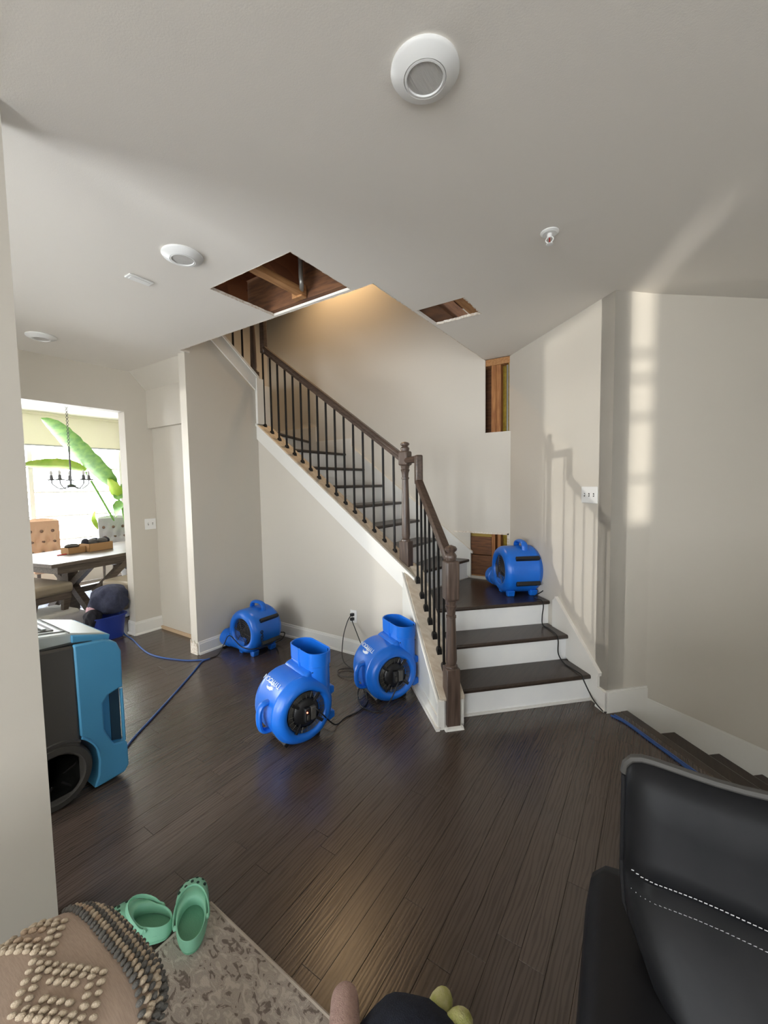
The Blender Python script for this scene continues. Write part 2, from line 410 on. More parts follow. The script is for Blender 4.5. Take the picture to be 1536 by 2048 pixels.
while x < -4.6:
    y = -2.0
    while y < 3.9:
        ln = random.uniform(0.8, 1.5); plank_mesh(far, [(x, y), (x+PW, y), (x+PW, y+ln), (x, y+ln)]); y += ln
    x += PW
y0 = -4.5
for i in range(60):
    xx = -1.69 + i * PW
    plank_mesh(far, [(xx, -4.5), (xx+PW, -4.5), (xx+PW, -1.9), (xx, -1.9)])
o = far.build('planks_beyond', M['floor'], floor); o['kind'] = 'stuff'

# ================================================================== CEILING
def rects(x0, x1, y0, y1, holes):
    xs = sorted({x0, x1, *[h[i] for h in holes for i in (0, 1)]}); ys = sorted({y0, y1, *[h[i] for h in holes for i in (2, 3)]})
    for a, b in zip(xs, xs[1:]):
        for c, d in zip(ys, ys[1:]):
            if not any(h[0]-1e-6 < (a+b)/2 < h[1]+1e-6 and h[2]-1e-6 < (c+d)/2 < h[3]+1e-6 for h in holes): yield a, b, c, d
H1 = (-2.284, -1.597, 1.567, 2.066); H2 = (-1.428, -1.077, 2.578, 2.89)
VOID = (-4.55, -1.445, 2.085, 4.2)
cb = MB()
for a, b, c, d in rects(-4.55, 3.4, -4.6, 6.4, [VOID, H1, H2, (-4.55, -1.445, 4.2, 6.4), (-4.55, -1.82, -4.6, -1.82)]): cb.box((a, c, CZ), (b, d, CZ + 0.016))
cb.box((-8.1, -2.6, CZ), (-4.55, 4.1, CZ + 0.016))
cb.box((-4.55, 2.085, CZ), (-3.5, 2.18, CZ + 0.016))
ceiling = st(cb.build('ceiling', M['ceil']))
# ragged gypsum edges round the cut openings
def ragged(name, p, q, inward, z=CZ - 0.001, amp=0.006, n=26):
    p, q = Vector(p), Vector(q); mb = MB(); iv = Vector(inward); ring = []
    rr = random.Random(hash((p.x, q.y)) & 999)
    prevs = None
    for i in range(n + 1):
        c = p.lerp(q, i / n); w = amp * rr.uniform(0.15, 1.0)
        a = c + iv * w; cur = [Vector((c.x, c.y, z)), Vector((a.x, a.y, z)), Vector((a.x, a.y, z + 0.017)), Vector((c.x, c.y, z + 0.017))]
        if prevs: mb.loft([prevs, cur], cap0=(i == 1), cap1=(i == n))
        prevs = cur
    return mb.build(name, M['gyp'], ceiling)
ragged('torn_paper_edge', (H1[0], H1[2], 0), (H1[0], H1[3], 0), (1, 0, 0)); ragged('torn_paper_edge', (H1[0], H1[2], 0), (H1[1], H1[2], 0), (0, 1, 0), amp=0.004)
ragged('torn_paper_edge', (H1[1], H1[2], 0), (H1[1], H1[3], 0), (-1, 0, 0)); ragged('torn_paper_edge', (VOID[0]+1.05, 2.085, 0), (-1.445, 2.085, 0), (0, 1, 0), amp=0.008, n=60)
ragged('torn_paper_edge', (-1.445, 2.085, 0), (-1.445, 3.97, 0), (-1, 0, 0), amp=0.01, n=60)
ragged('torn_paper_edge', (H2[0], H2[3], 0), (H2[1], H2[3], 0), (0, -1, 0), amp=0.012); ragged('torn_paper_edge', (H2[1], H2[2], 0), (H2[1], H2[3], 0), (-1, 0, 0), amp=0.012)
# framing seen in the holes
def cpart(name, m, a, b, bevel=0.002): return MB().box(a, b).build(name, m, ceiling, bevel=bevel, seg=1)
for xj in (-1.95, -2.5, -1.3):
    cpart('joist_flange', M['lumber'], (xj - 0.03, 1.0, CZ + 0.03), (xj + 0.03, 2.02, CZ + 0.068))
    cpart('joist_web', M['osb'], (xj - 0.006, 1.0, CZ + 0.068), (xj + 0.006, 2.02, CZ + 0.27), 0)
cpart('rim_board', M['ply'], (-3.4, 2.035, CZ + 0.02), (-1.46, 2.075, CZ + 0.3))
cpart('rim_board', M['ply'], (-1.66, 1.0, CZ + 0.05), (-1.585, 2.03, CZ + 0.3))
cpart('blocking', M['lumber'], (-2.02, 1.985, CZ + 0.018), (-1.93, 2.03, CZ + 0.1))
cpart('subfloor_sheet', M['osb'], (-3.4, 0.6, CZ + 0.29), (-1.0, 2.08, CZ + 0.31), 0)
pp = MB(); pp.tube(bez([(-1.88, 1.93, CZ + 0.29), (-1.88, 1.93, CZ + 0.12), (-1.885, 1.94, CZ + 0.06), (-1.93, 1.985, CZ + 0.05)], 6), 0.014, 10); pp.build('drain_pipe', M['pipe'], ceiling, smooth=True)
cpart('rim_board', M['ply'], (-1.4465, 2.1, CZ + 0.02), (-1.4405, 4.0, CZ + 0.29), 0)
cpart('joist_flange', M['ply'], (-1.44, 2.2, CZ + 0.02), (-1.29, 3.2, CZ + 0.06)); cpart('joist_flange', M['lumber'], (-1.17, 2.2, CZ + 0.02), (-1.06, 3.2, CZ + 0.06))
cpart('subfloor_sheet', M['osb'], (-1.44, 2.1, CZ + 0.29), (-0.9, 3.4, CZ + 0.31), 0)
# sloping soffit under the top flight, over the hall
so = MB(); so.prism([(2.16, CZ), (2.315, 2.565), (2.315, 2.17), (2.62, 2.17), (2.62, 2.66), (2.2, 2.80)], lambda u, v, d: Vector((d, u, v)), -4.55, -3.6)
st(so.build('trim_soffit', M['wall']))

# ================================================================== WALLS
# wall with the dining room opening
wall('wall_dining', (-4.55, 2.37), (-4.55, -1.8), 0, CZ, -0.13, M['wall'], [(0.28, 1.65, -0.1, 2.32)])
wall('wall_closet', (-4.69, 2.36), (-3.62, 2.36), 0, 2.45, 0.1, M['wall'])
o = MB().box((-4.55, 2.34, 0), (-3.6, 2.36, 0.03)).build('trim_closet', mat('bare_wood_strip', srgb(196, 170, 140), 0.7)); st(o)
# stub wall beside the stair foot, top follows the sloping skirt
sw = MB(); sw.prism([(2.135, 0), (2.91, 0), (2.91, 2.50), (2.41, 2.89), (2.10, CZ + 0.3), (2.10, CZ + 0.008), (2.135, CZ + 0.008)], lambda u, v, d: Vector((d, u, v)), -3.61, -3.51)
st(sw.build('wall_stub', M['wall']))
# long wall under the stair
SKZ = lambda x: 0.777 + (-1.653 - x) * 0.757
lw = MB(); lw.prism([(-3.6, 0), (-1.66, 0), (-1.66, SKZ(-1.66) - 0.03), (-3.6, SKZ(-3.6) - 0.03)], lambda u, v, d: Vector((u, d, v)), 2.91, 3.06)
st(lw.build('wall_stair', M['wall']))
# back wall of the stairwell, with the two cut-outs
XW = -1.195
bk = wall('wall_back', (-4.6, 3.97), (XW, 3.97), 0.0, 5.3, 0.014, M['wall'],
          [(4.6 - 1.60, 4.6 - 1.215, 0.60, 1.04), (4.6 - 1.444, 4.6 - XW + .01, 2.03, CZ)])
def bpart(name, m, a, b, bevel=0.002): return MB().box(a, b).build(name, m, bk, bevel=bevel, seg=1)
bpart('sheathing', M['ply'], (-4.6, 4.13, 0), (-0.9, 4.15, 5.3), 0)
bpart('plywood_sheet', M['ply'], (-1.85, 3.995, 0.82), (-1.39, 4.01, 1.00)); bpart('plywood_sheet', M['ply'], (-1.85, 3.995, 0.5), (-1.39, 4.008, 0.812))
bpart('plywood_sheet', mat('yellowed_board', srgb(168, 140, 70), 0.85), (-1.85, 4.02, 0.9), (-1.39, 4.03, 1.3))
bpart('stud', M['lumberz'], (-1.385, 3.99, 0.3), (-1.350, 4.12, 1.5)); bpart('stud', M['lumberz'], (-1.325, 3.985, 0.3), (-1.29, 4.12, 1.5))
bpart('insulation_batt', M['insul'], (-1.29, 4.05, 0.3), (-1.0, 4.128, 1.5), 0)
bpart('plate', M['lumber'], (-1.85, 3.985, 0.578), (-1.2, 4.02, 0.61))
bpart('stud', M['lumberz'], (-1.39, 3.99, 1.7), (-1.345, 4.12, 2.9)); bpart('stud', M['lumberz'], (-1.345, 4.0, 1.7), (-1.30, 4.12, 2.9))
bpart('top_plate', M['lumber'], (-1.5, 3.985, CZ - 0.06), (-1.1, 4.12, CZ + 0.03))
bpart('insulation_batt', M['insul'], (-1.225, 4.0, 1.7), (-1.1, 4.128, 2.7), 0); bpart('insulation_batt', M['insul'], (-1.3, 4.07, 1.7), (-1.225, 4.128, 2.7), 0)
pp = MB(); pp.tube([(-1.24, 4.02, 1.8), (-1.24, 4.02, 2.66)], 0.012, 8); pp.build('conduit', M['pipe'], bk, smooth=True)
def wedge(name, a, b, th, dy):   # thin torn gypsum strips round the holes in the back wall
    return MB().box(a, b).build(name, M['gyp'], bk)
wedge('torn_paper_edge', (-1.78, 3.962, 1.036), (-1.2, 3.972, 1.052), 0, 0); wedge('torn_paper_edge', (-1.222, 3.962, 0.9), (-1.205, 3.975, 1.05), 0, 0)
# angled wall with the switch plate, then the short return and the wall down the lower stair
C0 = Vector((-0.2625, 3.0375)); K0 = Vector((-0.052, 3.248))
wall('wall_angled', C0, (XW - 0.02, 3.99), 0, CZ + 0.02, -0.12, M['wall'])
wall('wall_return', C0, K0, -1.95, CZ + 0.02, 0.12, M['wall'])
E0 = K0 + Vector((0.755, 0.655)) * 5.0
wall('wall_right', K0, E0, -1.95, CZ + 0.02, 0.12, M['wall'])
# wall end close to the camera, between living room and hall
wall('wall_left', (-1.70, 0.476), (-1.70, -4.6), 0, CZ, -0.12, M['wall'])
# rest of the shell behind and beside the camera
wb = wall('wall_rear', (3.4, -4.5), (-1.82, -4.5), 0, CZ, 0.14, M['wall'], [(2.0, 4.6, 0.4, 2.5), (0.45, 0.75, 0.965, 1.56)])
wall('wall_far', (3.4, 6.6), (3.4, -4.6), -1.95, CZ, 0.14, M['wall'], [(7.6, 8.8, 0.4, 2.5)])
wall('wall_hall', (-4.7, -1.7), (-1.8, -1.7), 0, CZ, -0.12, M['wall'], [(1.3, 2.8, 0.2, 2.4)])
wall('wall_dining_side', (-8.2, 3.95), (-4.55, 3.95), 0, CZ, 0.12, M['wall'])
wall('wall_dining_near', (-8.2, -2.5), (-4.55, -2.5), 0, CZ, -0.12, M['wall'])
wall('wall_window', (-8.0, 4.0), (-8.0, -2.6), 0, CZ, -0.13, M['wall'], [(0.40, 3.0, 0.35, 2.65), (4.03, 4.8, 0.35, 2.65)])
o = MB().box((-1.0, -0.8, -2.0), (3.6, 6.8, -1.9)).build('floor_lower', M['floor']); st(o)
o = MB().box((-0.9, -0.6, -1.95), (3.5, -0.5, -0.1)).build('wall_lower', M['wall']); st(o)
# upstairs shell
wall('wall_upper_left', (-4.55, 4.1), (-4.55, 2.475), 1.6, 5.3, -0.1, M['wall'])
wall('wall_upper_hall', (-4.55, 2.475), (-4.55, 0.8), CZ + 0.02, 5.3, -0.1, M['wall'])
wall('wall_upper_front', (-4.6, 0.8), (-1.3, 0.8), 3.05, 5.3, -0.1, M['wall'])
wall('wall_upper_right', (-1.445, 0.8), (-1.445, 4.1), 3.07, 5.3, -0.1, M['wall'])
wall('wall_upper_edge', (-3.4, 2.085), (-1.445, 2.085), CZ + 0.016, 3.05, -0.006, M['wall'])
o = MB().box((-4.65, 0.7, 5.3), (-1.3, 4.2, 5.35)).build('ceiling_upper', M['ceil']); st(o)
o = MB().box((-1.46, 2.085, CZ + 0.016), (-1.448, 4.1, 3.07)).build('wall_void_edge', M['wall']); st(o)
o = MB().box((-8.3, -1.9, 3.075), (3.6, 0.7, 3.1)).build('leak_cover_rear', M['ceil']); st(o)  # unseen slabs, added above the ceiling to keep stray sky light out
o = MB().box((-1.85, -4.8, 3.075), (3.6, -1.9, 3.1)).build('leak_cover_living', M['ceil']); st(o)
o = MB().box((-1.3, 0.7, 3.075), (5.0, 6.6, 3.1)).build('leak_cover_side', M['ceil']); st(o)
o = MB().box((-3.5, 0.7, 3.04), (-1.3, 2.085, 3.07)).build('floor_upper', M['floor']); st(o)

# baseboards
def baseboard(name, p0, p1, side, h=0.132, th=0.015, z=0.0, shoe=True):
    p0, p1 = Vector((*p0[:2], 0)), Vector((*p1[:2], 0)); d = (p1 - p0).normalized(); n = Vector((-d.y, d.x, 0)) * side
    prof = [(0, z), (th, z), (th, z + h - 0.022), (th - 0.004, z + h - 0.018), (th - 0.006, z + h - 0.004), (th - 0.009, z + h), (0, z + h)]
    mb = MB(); mb.prism(prof, lambda u, v, t: p0 + n * u + Vector((0, 0, v)) + (p1 - p0) * t, 0, 1)
    if shoe: mb.prism([(th, z), (th + 0.012, z), (th + 0.009, z + 0.014), (th, z + 0.02)], lambda u, v, t: p0 + n * u + Vector((0, 0, v)) + (p1 - p0) * t, 0, 1)
    return st(mb.build(name, M['white']))
baseboard('baseboard_stair', (-3.51, 2.91), (-1.7, 2.91), -1)
baseboard('baseboard_stub', (-3.51, 2.14), (-3.51, 2.91), -1, h=0.12)
baseboard('baseboard_dining', (-4.55, 2.075), (-4.55, 2.36), -1, h=0.14)
baseboard('baseboard_jamb', (-4.69, 2.09), (-4.54, 2.09), -1, h=0.14)
baseboard('baseboard_angled', C0, C0 + Vector((-0.06, 0.06)), 1, h=0.14)
rb = MB()
def rwall(p, q, u, off, z): d = (q - p).normalized(); return Vector((*(p + d * u), z)) + Vector((d.y, -d.x, 0)) * off
for th, hh in ((0.016, 0.0), (0.010, 0.012)):
    rb.prism([(-0.012, -0.02), (0.30, -0.4), (0.30, 0.14 + hh), (-0.012, 0.14 + hh)], lambda u, v, t: rwall(C0, K0, u, t * th, v), 0, 1)
    rb.prism([(0.0, -1.6), (3.4, -2.2), (3.4, -1.62 + hh), (0.0, 0.06 + hh)], lambda u, v, t: rwall(K0, Vector(E0), u, t * th, v), 0, 1)
st(rb.build('baseboard_right', M['white']))
# torn foot of the stub wall
tf = MB(); tf.prism([(-3.612, 0), (-3.505, 0), (-3.505, 0.075), (-3.52, 0.11), (-3.54, 0.10), (-3.56, 0.125), (-3.585, 0.1), (-3.612, 0.13)], lambda u, v, d: Vector((u, d, v)), 2.125, 2.136)
o = tf.build('trim_torn_foot', M['gyp']); st(o)

# ================================================================== STAIRCASE
stair = thing('staircase', 'turning staircase with dark stained treads and white painted risers against the back wall', 'staircase', (-1.5, 3.2, 0))
def SO(mb, name, m, **k):
    mb.v = [(v[0] + 1.5, v[1] - 3.2, v[2]) for v in mb.v]; return mb.build(name, m, stair, **k)
RH = 0.1925
def nosed(mb, pts, z, th=0.03):
    """slab from a plan polygon with the top at z"""
    mb.prism(pts, lambda u, v, d: Vector((u, v, d)), z - th, z); return mb
S_IN, S_W = 1.395, 2.772
for i in range(2):
    t0 = 0.10 + 0.255 * i
    P = [LS(t0, S_IN - 0.02, 0), LS(t0, S_W, 0), LS(t0 + 0.29, S_W, 0), LS(t0 + 0.29, S_IN - 0.02, 0)]
    SO(nosed(MB(), [(p.x, p.y) for p in P], RH * (i + 1)), 'tread', M['tread'], bevel=0.011, seg=3)
for i in range(3):
    t0 = 0.128 + 0.255 * i
    mb = MB(); mb.prism([(S_IN, RH * i), (S_W, RH * i), (S_W, RH * (i + 1) - 0.03), (S_IN, RH * (i + 1) - 0.03)], lambda u, v, d: LS(t0 + d, u, v), 0, 0.02)
    SO(mb, 'riser', M['riser'])
mb = MB(); mb.prism([(S_IN, 0), (S_W, 0), (S_W, 0.016), (S_IN, 0.016)], lambda u, v, d: LS(0.128 + d, u, v), -0.012, 0); SO(mb, 'riser_moulding', M['white'])
ZL = RH * 3
a, b = LS(0.61, S_IN - 0.02, 0), LS(0.61, S_W, 0)
SO(nosed(MB(), [(a.x, a.y), (b.x, b.y), (XW, 3.965), (-1.62, 3.965), (-1.76, 3.06), (-1.60, 2.99)], ZL), 'landing', M['tread'], bevel=0.011, seg=3)
# upper flight: nosing lines (front x at the open side, front x at the wall)
NX = [(-1.765, -1.60), (-1.945, -1.955), (-2.180, -2.172), (-2.397, -2.402), (-2.642, -2.650), (-2.897, -2.904), (-3.160, -3.180), (-3.40, -3.78)]
ya, yb = 3.055, 3.965
for i, (xa, xb) in enumerate(NX):
    z = ZL + RH * (i + 1); nxt = NX[i + 1] if i + 1 < len(NX) else (-3.5, -4.5)
    SO(nosed(MB(), [(xa, ya), (xb, yb), (nxt[1] - 0.03, yb), (nxt[0] - 0.03, ya)], z), 'tread', M['tread'], bevel=0.011, seg=3)
    mb = MB(); o1, o2 = xa - 0.025, xb - 0.025
    mb.prism([(o1, ya), (o2, yb), (o2 - 0.02, yb), (o1 - 0.02, ya)], lambda u, v, d: Vector((u, v, d)), z - RH, z - 0.03)
    SO(mb, 'riser', M['riser'])
z = ZL + RH * 9
for i in range(4):   # top run over the hall
    y1 = 3.0 - 0.25 * i; zz = ZL + RH * (9 + i)
    SO(nosed(MB(), [(-4.54, y1), (-3.62, y1), (-3.62, y1 - 0.28), (-4.54, y1 - 0.28)], zz), 'tread', M['tread'], bevel=0.01)
    mb = MB().box((-4.54, y1 - 0.045, zz - RH), (-3.62, y1 - 0.025, zz - 0.03)); SO(mb, 'riser', M['riser'])
# skirt boards
mb = MB()
sk = [(-1.648, 0.53), (-1.648, 0.777), (-3.53, SKZ(-3.53)), (-3.53, SKZ(-3.53) - 0.15), (-1.75, SKZ(-1.75) - 0.17), (-1.70, 0.53)]
mb.prism(sk, lambda u, v, d: Vector((u, d, v)), 2.893, 2.91); SO(mb, 'skirt_board', M['white'])
mb = MB(); mb.prism([(-1.64, 0.757), (-1.64, 0.782), (-3.53, SKZ(-3.53) + 0.01), (-3.53, SKZ(-3.53) - 0.018)], lambda u, v, d: Vector((u, d, v)), 2.880, 2.91); SO(mb, 'cap_moulding', M['white'], bevel=0.004)
mb = MB(); mb.prism([(-1.64, 0.757), (-1.64, 0.780), (-3.53, SKZ(-3.53) + 0.008), (-3.53, SKZ(-3.53) - 0.02)], lambda u, v, d: Vector((u, d, v)), 2.905, 3.075); SO(mb, 'curb_cap', M['curb'])
mb = MB().box((-1.66, 2.9, 0.5), (-1.64, 3.06, 0.76)); SO(mb, 'skirt_end', M['white'])
mb = MB(); mb.prism([(-1.59, 0.58), (-1.59, 0.845), (-3.10, 1.99), (-3.10, 2.10), (-3.66, 2.10), (-3.66, 2.285), (-4.5, 2.285), (-4.5, 2.1), (-3.7, 1.7), (-3.1, 1.5)], lambda u, v, d: Vector((u, d, v)), 3.950, 3.970); SO(mb, 'skirt_board', M['white'])
mb = MB(); mb.prism([(-1.57, 0.83), (-1.57, 0.85), (-3.10, 2.01), (-3.10, 1.985)], lambda u, v, d: Vector((u, d, v)), 3.940, 3.970); SO(mb, 'cap_moulding', M['white'])
def skw(pts, off): 
    mb = MB(); mb.prism(pts, lambda u, v, d: Vector((*(C0 + Vector((-RT2, RT2)) * u), v)) + Vector((-RT2, -RT2, 0)) * d, 0, off); return mb
SO(skw([(0.0, 0), (0.0, 0.13), (0.075, 0.14), (0.075, 0.245), (0.56, 0.625), (0.60, 0.60), (0.6, 0.3)], 0.018), 'skirt_board', M['white'])
SO(skw([(0.06, 0.22), (0.055, 0.245), (0.555, 0.640), (0.565, 0.618), (0.085, 0.235)], 0.026), 'cap_moulding', M['white'])
# low wall along the lower flight
KZ = lambda t: 0.175 + 0.70 * t
mb = MB(); mb.prism([(0.03, 0), (0.03, KZ(0.03)), (0.96, KZ(0.96)), (0.96, 0)], lambda u, v, d: LS(u, 1.155 + d, v), 0, 0.225); SO(mb, 'curb_wall', M['white'])
mb = MB(); mb.prism([(0.025, 0.0), (0.025, KZ(0.025)), (0.94, KZ(0.94)), (0.94, 0)], lambda u, v, d: LS(u, 1.138 + d, v), 0, 0.018); SO(mb, 'curb_panel', mat('white_panel_paint', srgb(214, 214, 208), 0.4))
mb = MB(); mb.prism([(0.015, KZ(0.015) - 0.022), (0.015, KZ(0.015)), (0.95, KZ(0.95)), (0.95, KZ(0.95) - 0.022)], lambda u, v, d: LS(u, 1.120 + d, v), 0, 0.05); SO(mb, 'cap_moulding', M['white'], bevel=0.004)
mb = MB(); mb.prism([(0.02, KZ(0.02) - 0.01), (0.02, KZ(0.02) + 0.008), (0.96, KZ(0.96) + 0.008), (0.96, KZ(0.96) - 0.01)], lambda u, v, d: LS(u, 1.150 + d, v), 0, 0.235); SO(mb, 'curb_cap', M['curb'], bevel=0.002)
mb = MB(); mb.prism([(0.012, 0), (0.03, 0), (0.03, KZ(0.02)), (0.012, KZ(0.02) - 0.005)], lambda u, v, d: LS(u, 1.130 + d, v), 0, 0.06); SO(mb, 'curb_end', M['white'])
mb = MB(); mb.prism([(0.0, 0), (0.94, 0), (0.94, 0.02), (0.0, 0.02)], lambda u, v, d: LS(u, 1.105 + d, v), 0, 0.035); mb.prism([(0.94, 0.02), (0.02, 0.02), (0.02, 0.085), (0.94, 0.085)], lambda u, v, d: LS(u, 1.122 + d, v), 0, 0.02); SO(mb, 'base_moulding', M['white'])
# skirt of the top run on the stub wall, and its corner board
mb = MB(); mb.prism([(2.905, 2.52), (2.905, 2.665), (2.40, 3.06), (2.40, 2.905)], lambda u, v, d: Vector((d, u, v)), -3.512, -3.494); SO(mb, 'skirt_board', M['white'])
mb = MB(); mb.prism([(2.93, 2.645), (2.93, 2.675), (2.40, 3.085), (2.40, 3.055)], lambda u, v, d: Vector((d, u, v)), -3.64, -3.485); SO(mb, 'cap_moulding', M['white'])
mb = MB().box((-3.53, 2.893, SKZ(-3.53) - 0.01), (-3.482, 2.99, 2.655)); SO(mb, 'corner_board', M['white'], bevel=0.003)
mb = MB().box((-3.63, 2.99, 2.1), (-3.50, 3.10, 2.60)); SO(mb, 'corner_board', M['white'], bevel=0.003)

# ------------------------------------------------------------------ railing
rail = thing('stair_railing', 'brown wooden handrail on black iron balusters with two turned newel posts', 'railing', (-1.5, 3.0, 0))
def RO(mb, name, m, par=None, **k):
    if par is None:
        mb.v = [(v[0] + 1.5, v[1] - 3.0, v[2]) for v in mb.v]; return mb.build(name, m, rail, **k)
    mb.v = [(v[0] + 1.5, v[1] - 3.0, v[2]) for v in mb.v]; return mb.build(name, m, par, **k)
def newel(c, rz, z0, zb, zt, zk, ztop, w=0.088):
    c = Vector(c); R = Matrix.Translation((c.x, c.y, 0)) @ Matrix.Rotation(rz, 4, 'Z')
    mb = MB(); mb.cbox((0, 0, (z0 + zb) / 2), (w, w, zb - z0), R)
    post = RO(mb, 'newel_post', M['newel'], bevel=0.006)
    mb = MB(); h = zt - zb
    prof = [(zb - 0.002, w * 0.46), (zb + 0.012, w * 0.44), (zb + 0.018, w * 0.34), (zb + 0.03, w * 0.37), (zb + 0.05, w * 0.40), (zb + h * 0.3, w * 0.385), (zb + h * 0.75, w * 0.31),
            (zt - 0.115, w * 0.29), (zt - 0.112, w * 0.36), (zt - 0.098, w * 0.36), (zt - 0.094, w * 0.29), (zt - 0.06, w * 0.33), (zt - 0.035, w * 0.43), (zt - 0.028, w * 0.36), (zt - 0.012, w * 0.40), (zt, w * 0.45)]
    mb.lathe(prof, (c.x, c.y, 0)); RO(mb, 'turned_shaft', M['newel'], post, smooth=True)
    mb = MB(); mb.cbox((0, 0, (zt + zk) / 2), (w, w, zk - zt), R); RO(mb, 'top_block', M['newel'], post, bevel=0.014, seg=3)
    k = ztop - zk; mb = MB()
    mb.lathe([(zk - 0.004, w*.36), (zk + k*.15, w*.40), (zk + k*.30, w*.42), (zk + k*.42, w*.34), (zk + k*.50, w*.26), (zk + k*.56, w*.30), (zk + k*.66, w*.42), (zk + k*.78, w*.44), (zk + k*.90, w*.34), (zk + k, w*.06)], (c.x, c.y, 0))
    RO(mb, 'finial', M['newel'], post, smooth=True)
    return post
NW1 = LS(0.045, 1.272, 0); NW2 = Vector((-1.775, 2.985, 0))
newel(NW1, PI / 4, 0.0, 0.385, 0.815, 1.065, 1.160)
newel(NW2, 0, SKZ(-1.775) - 0.03, 1.065, 1.695, 1.815, 1.892)
mb = MB(); Rm = Matrix.Translation((NW1.x, NW1.y, 0)) @ Matrix.Rotation(PI / 4, 4, 'Z')
for k in range(4):
    R4 = Rm @ Matrix.Rotation(k * PI / 2, 4, 'Z'); mb.prism([(0.044, 0), (0.062, 0), (0.058, 0.012), (0.044, 0.02)], lambda u, v, d: R4 @ Vector((u, d, v)), -0.06, 0.06)
RO(mb, 'base_moulding', M['white'])
n3 = Vector((-3.57, 2.935, 0)); newel(n3, 0, 2.62, 2.74, 3.40, 3.55, 3.65, 0.08)
def rail_bar(path, name='handrail'):
    mb = MB(); P = [Vector(p) for p in path]
    prof = [(-0.030, 0.0), (-0.032, 0.014), (-0.022, 0.030), (0.022, 0.030), (0.032, 0.014), (0.030, 0.0), (0.020, -0.008), (0.022, -0.030), (-0.022, -0.030), (-0.020, -0.008)]
    rings = []; side0 = None
    for i, p in enumerate(P):
        t = (P[min(i+1, len(P)-1)] - P[max(i-1, 0)]).normalized()
        hd = Vector((t.x, t.y, 0))
        side = side0 if hd.length < 0.2 and side0 is not None else Vector((hd.y, -hd.x, 0)).normalized()
        side0 = side; up = side.cross(t).normalized()
        rings.append([p + side * a + up * b for a, b in prof])
    mb.loft(rings); return RO(mb, name, M['rail'], smooth=True, angle=50)
URZ = lambda x: 1.748 + (-1.82 - x) * 0.722   # underside line + half height
p_top = Vector((-3.455, 2.985, 0)); 
rail_bar([(-1.80, 2.985, URZ(-1.80) + 0.025), (-2.6, 2.985, URZ(-2.6) + 0.025), (-3.40, 2.985, URZ(-3.40) + 0.025), (-3.455, 2.985, URZ(-3.455) + 0.03)])
mb = MB().box((-3.495, 2.955, URZ(-3.455) - 0.01), (-3.435, 3.015, 3.46)); RO(mb, 'gooseneck', M['rail'], bevel=0.012, seg=3)
LRZ = lambda t: 1.075 + 0.735 * (t - 0.09)
rail_bar([LS(0.07, 1.272, LRZ(0.07)), LS(0.4, 1.272, LRZ(0.4)), LS(0.745, 1.272, LRZ(0.745))])
mb = MB(); g0 = LS(0.745, 1.272, 0); Rg = Matrix.Translation((g0.x, g0.y, 0)) @ Matrix.Rotation(PI / 4, 4, 'Z')
mb.cbox((0, 0, (LRZ(0.745) - 0.02 + 1.765) / 2), (0.058, 0.058, 1.765 - LRZ(0.745) + 0.02), Rg); RO(mb, 'gooseneck', M['rail'], bevel=0.012, seg=3)
mb = MB(); mb.tube([(g0.x, g0.y, 1.735), (NW2.x, NW2.y, 1.735)], (0.028, 0.028), 8); RO(mb, 'rail_link', M['rail'], smooth=True)
def baluster(x, y, z0, z1, rz=0.0):
    R = Matrix.Translation((x, y, 0)) @ Matrix.Rotation(rz, 4, 'Z')
    mb = MB(); mb.cbox((0, 0, (z0 + z1) / 2), (0.0145, 0.0145, z1 - z0), R); b = RO(mb, 'baluster', M['iron'])
    mb = MB(); prof = [(-0.012, 0.0165), (0.012, 0.0165), (0.030, 0.0155), (0.044, 0.011)]
    rings = [[R @ Vector((sx * r, sy * r, z0 + h)) for sx, sy in ((-1,-1),(1,-1),(1,1),(-1,1))] for h, r in prof]
    mb.loft(rings); RO(mb, 'baluster_shoe', M['iron'], b)
for i in range(16):
    xx = -3.487 + 0.1065 * i; baluster(xx, 2.985, SKZ(xx) - 0.012, URZ(xx) + 0.0)
for t in (0.185, 0.285, 0.385, 0.485, 0.585, 0.685): 
    p = LS(t, 1.272, 0); baluster(p.x, p.y, KZ(t) + 0.004, LRZ(t) - 0.02, PI / 4)
p = LS(0.80, 1.272, 0); baluster(p.x, p.y, KZ(0.80) + 0.02, 1.72, PI / 4)
for yy, zz in ((2.80, 2.77), (2.69, 2.85), (2.58, 2.94), (2.47, 3.02)): baluster(-3.57, yy, zz - 0.02, zz + 0.85)

# lower stair going down beside the right wall
low = thing('lower_staircase', 'dark wooden steps going down beside the sloping white baseboard', 'staircase', (0.3, 3.0, 0))
def WS(s, d, z): return Vector(((s + d) / 2, (s - d) / 2, z))   # s across the nosings, d along them
dw = K0.x - K0.y
mbn = MB(); mbn.prism([(2.90, -0.03), (2.985, -0.03), (2.985, 0.002), (2.90, 0.002)], lambda u, v, d: WS(u, d, v), dw + 0.0, 0.9)
def LO(mb, name, m, **k): mb.v = [(v[0] - 0.3, v[1] - 3.0, v[2]) for v in mb.v]; return mb.build(name, m, low, **k)
LO(mbn, 'nosing', M['tread'], bevel=0.008)
for i in range(7):
    s0 = 2.97 + 0.5 * i; zt = -0.19 * (i + 1)
    mb = MB(); mb.prism([(s0, zt - 0.03), (s0 + 0.535, zt - 0.03), (s0 + 0.535, zt), (s0, zt)], lambda u, v, d: WS(u, d, v), dw - 0.25 + 0.06 * i, 0.4); LO(mb, 'tread', M['tread'], bevel=0.01)
    mb = MB(); mb.prism([(s0 - 0.03, zt), (s0 - 0.01, zt), (s0 - 0.01, zt + 0.16), (s0 - 0.03, zt + 0.16)], lambda u, v, d: WS(u, d, v), dw - 0.25 + 0.06 * i, 0.4); LO(mb, 'riser', M['riser'])

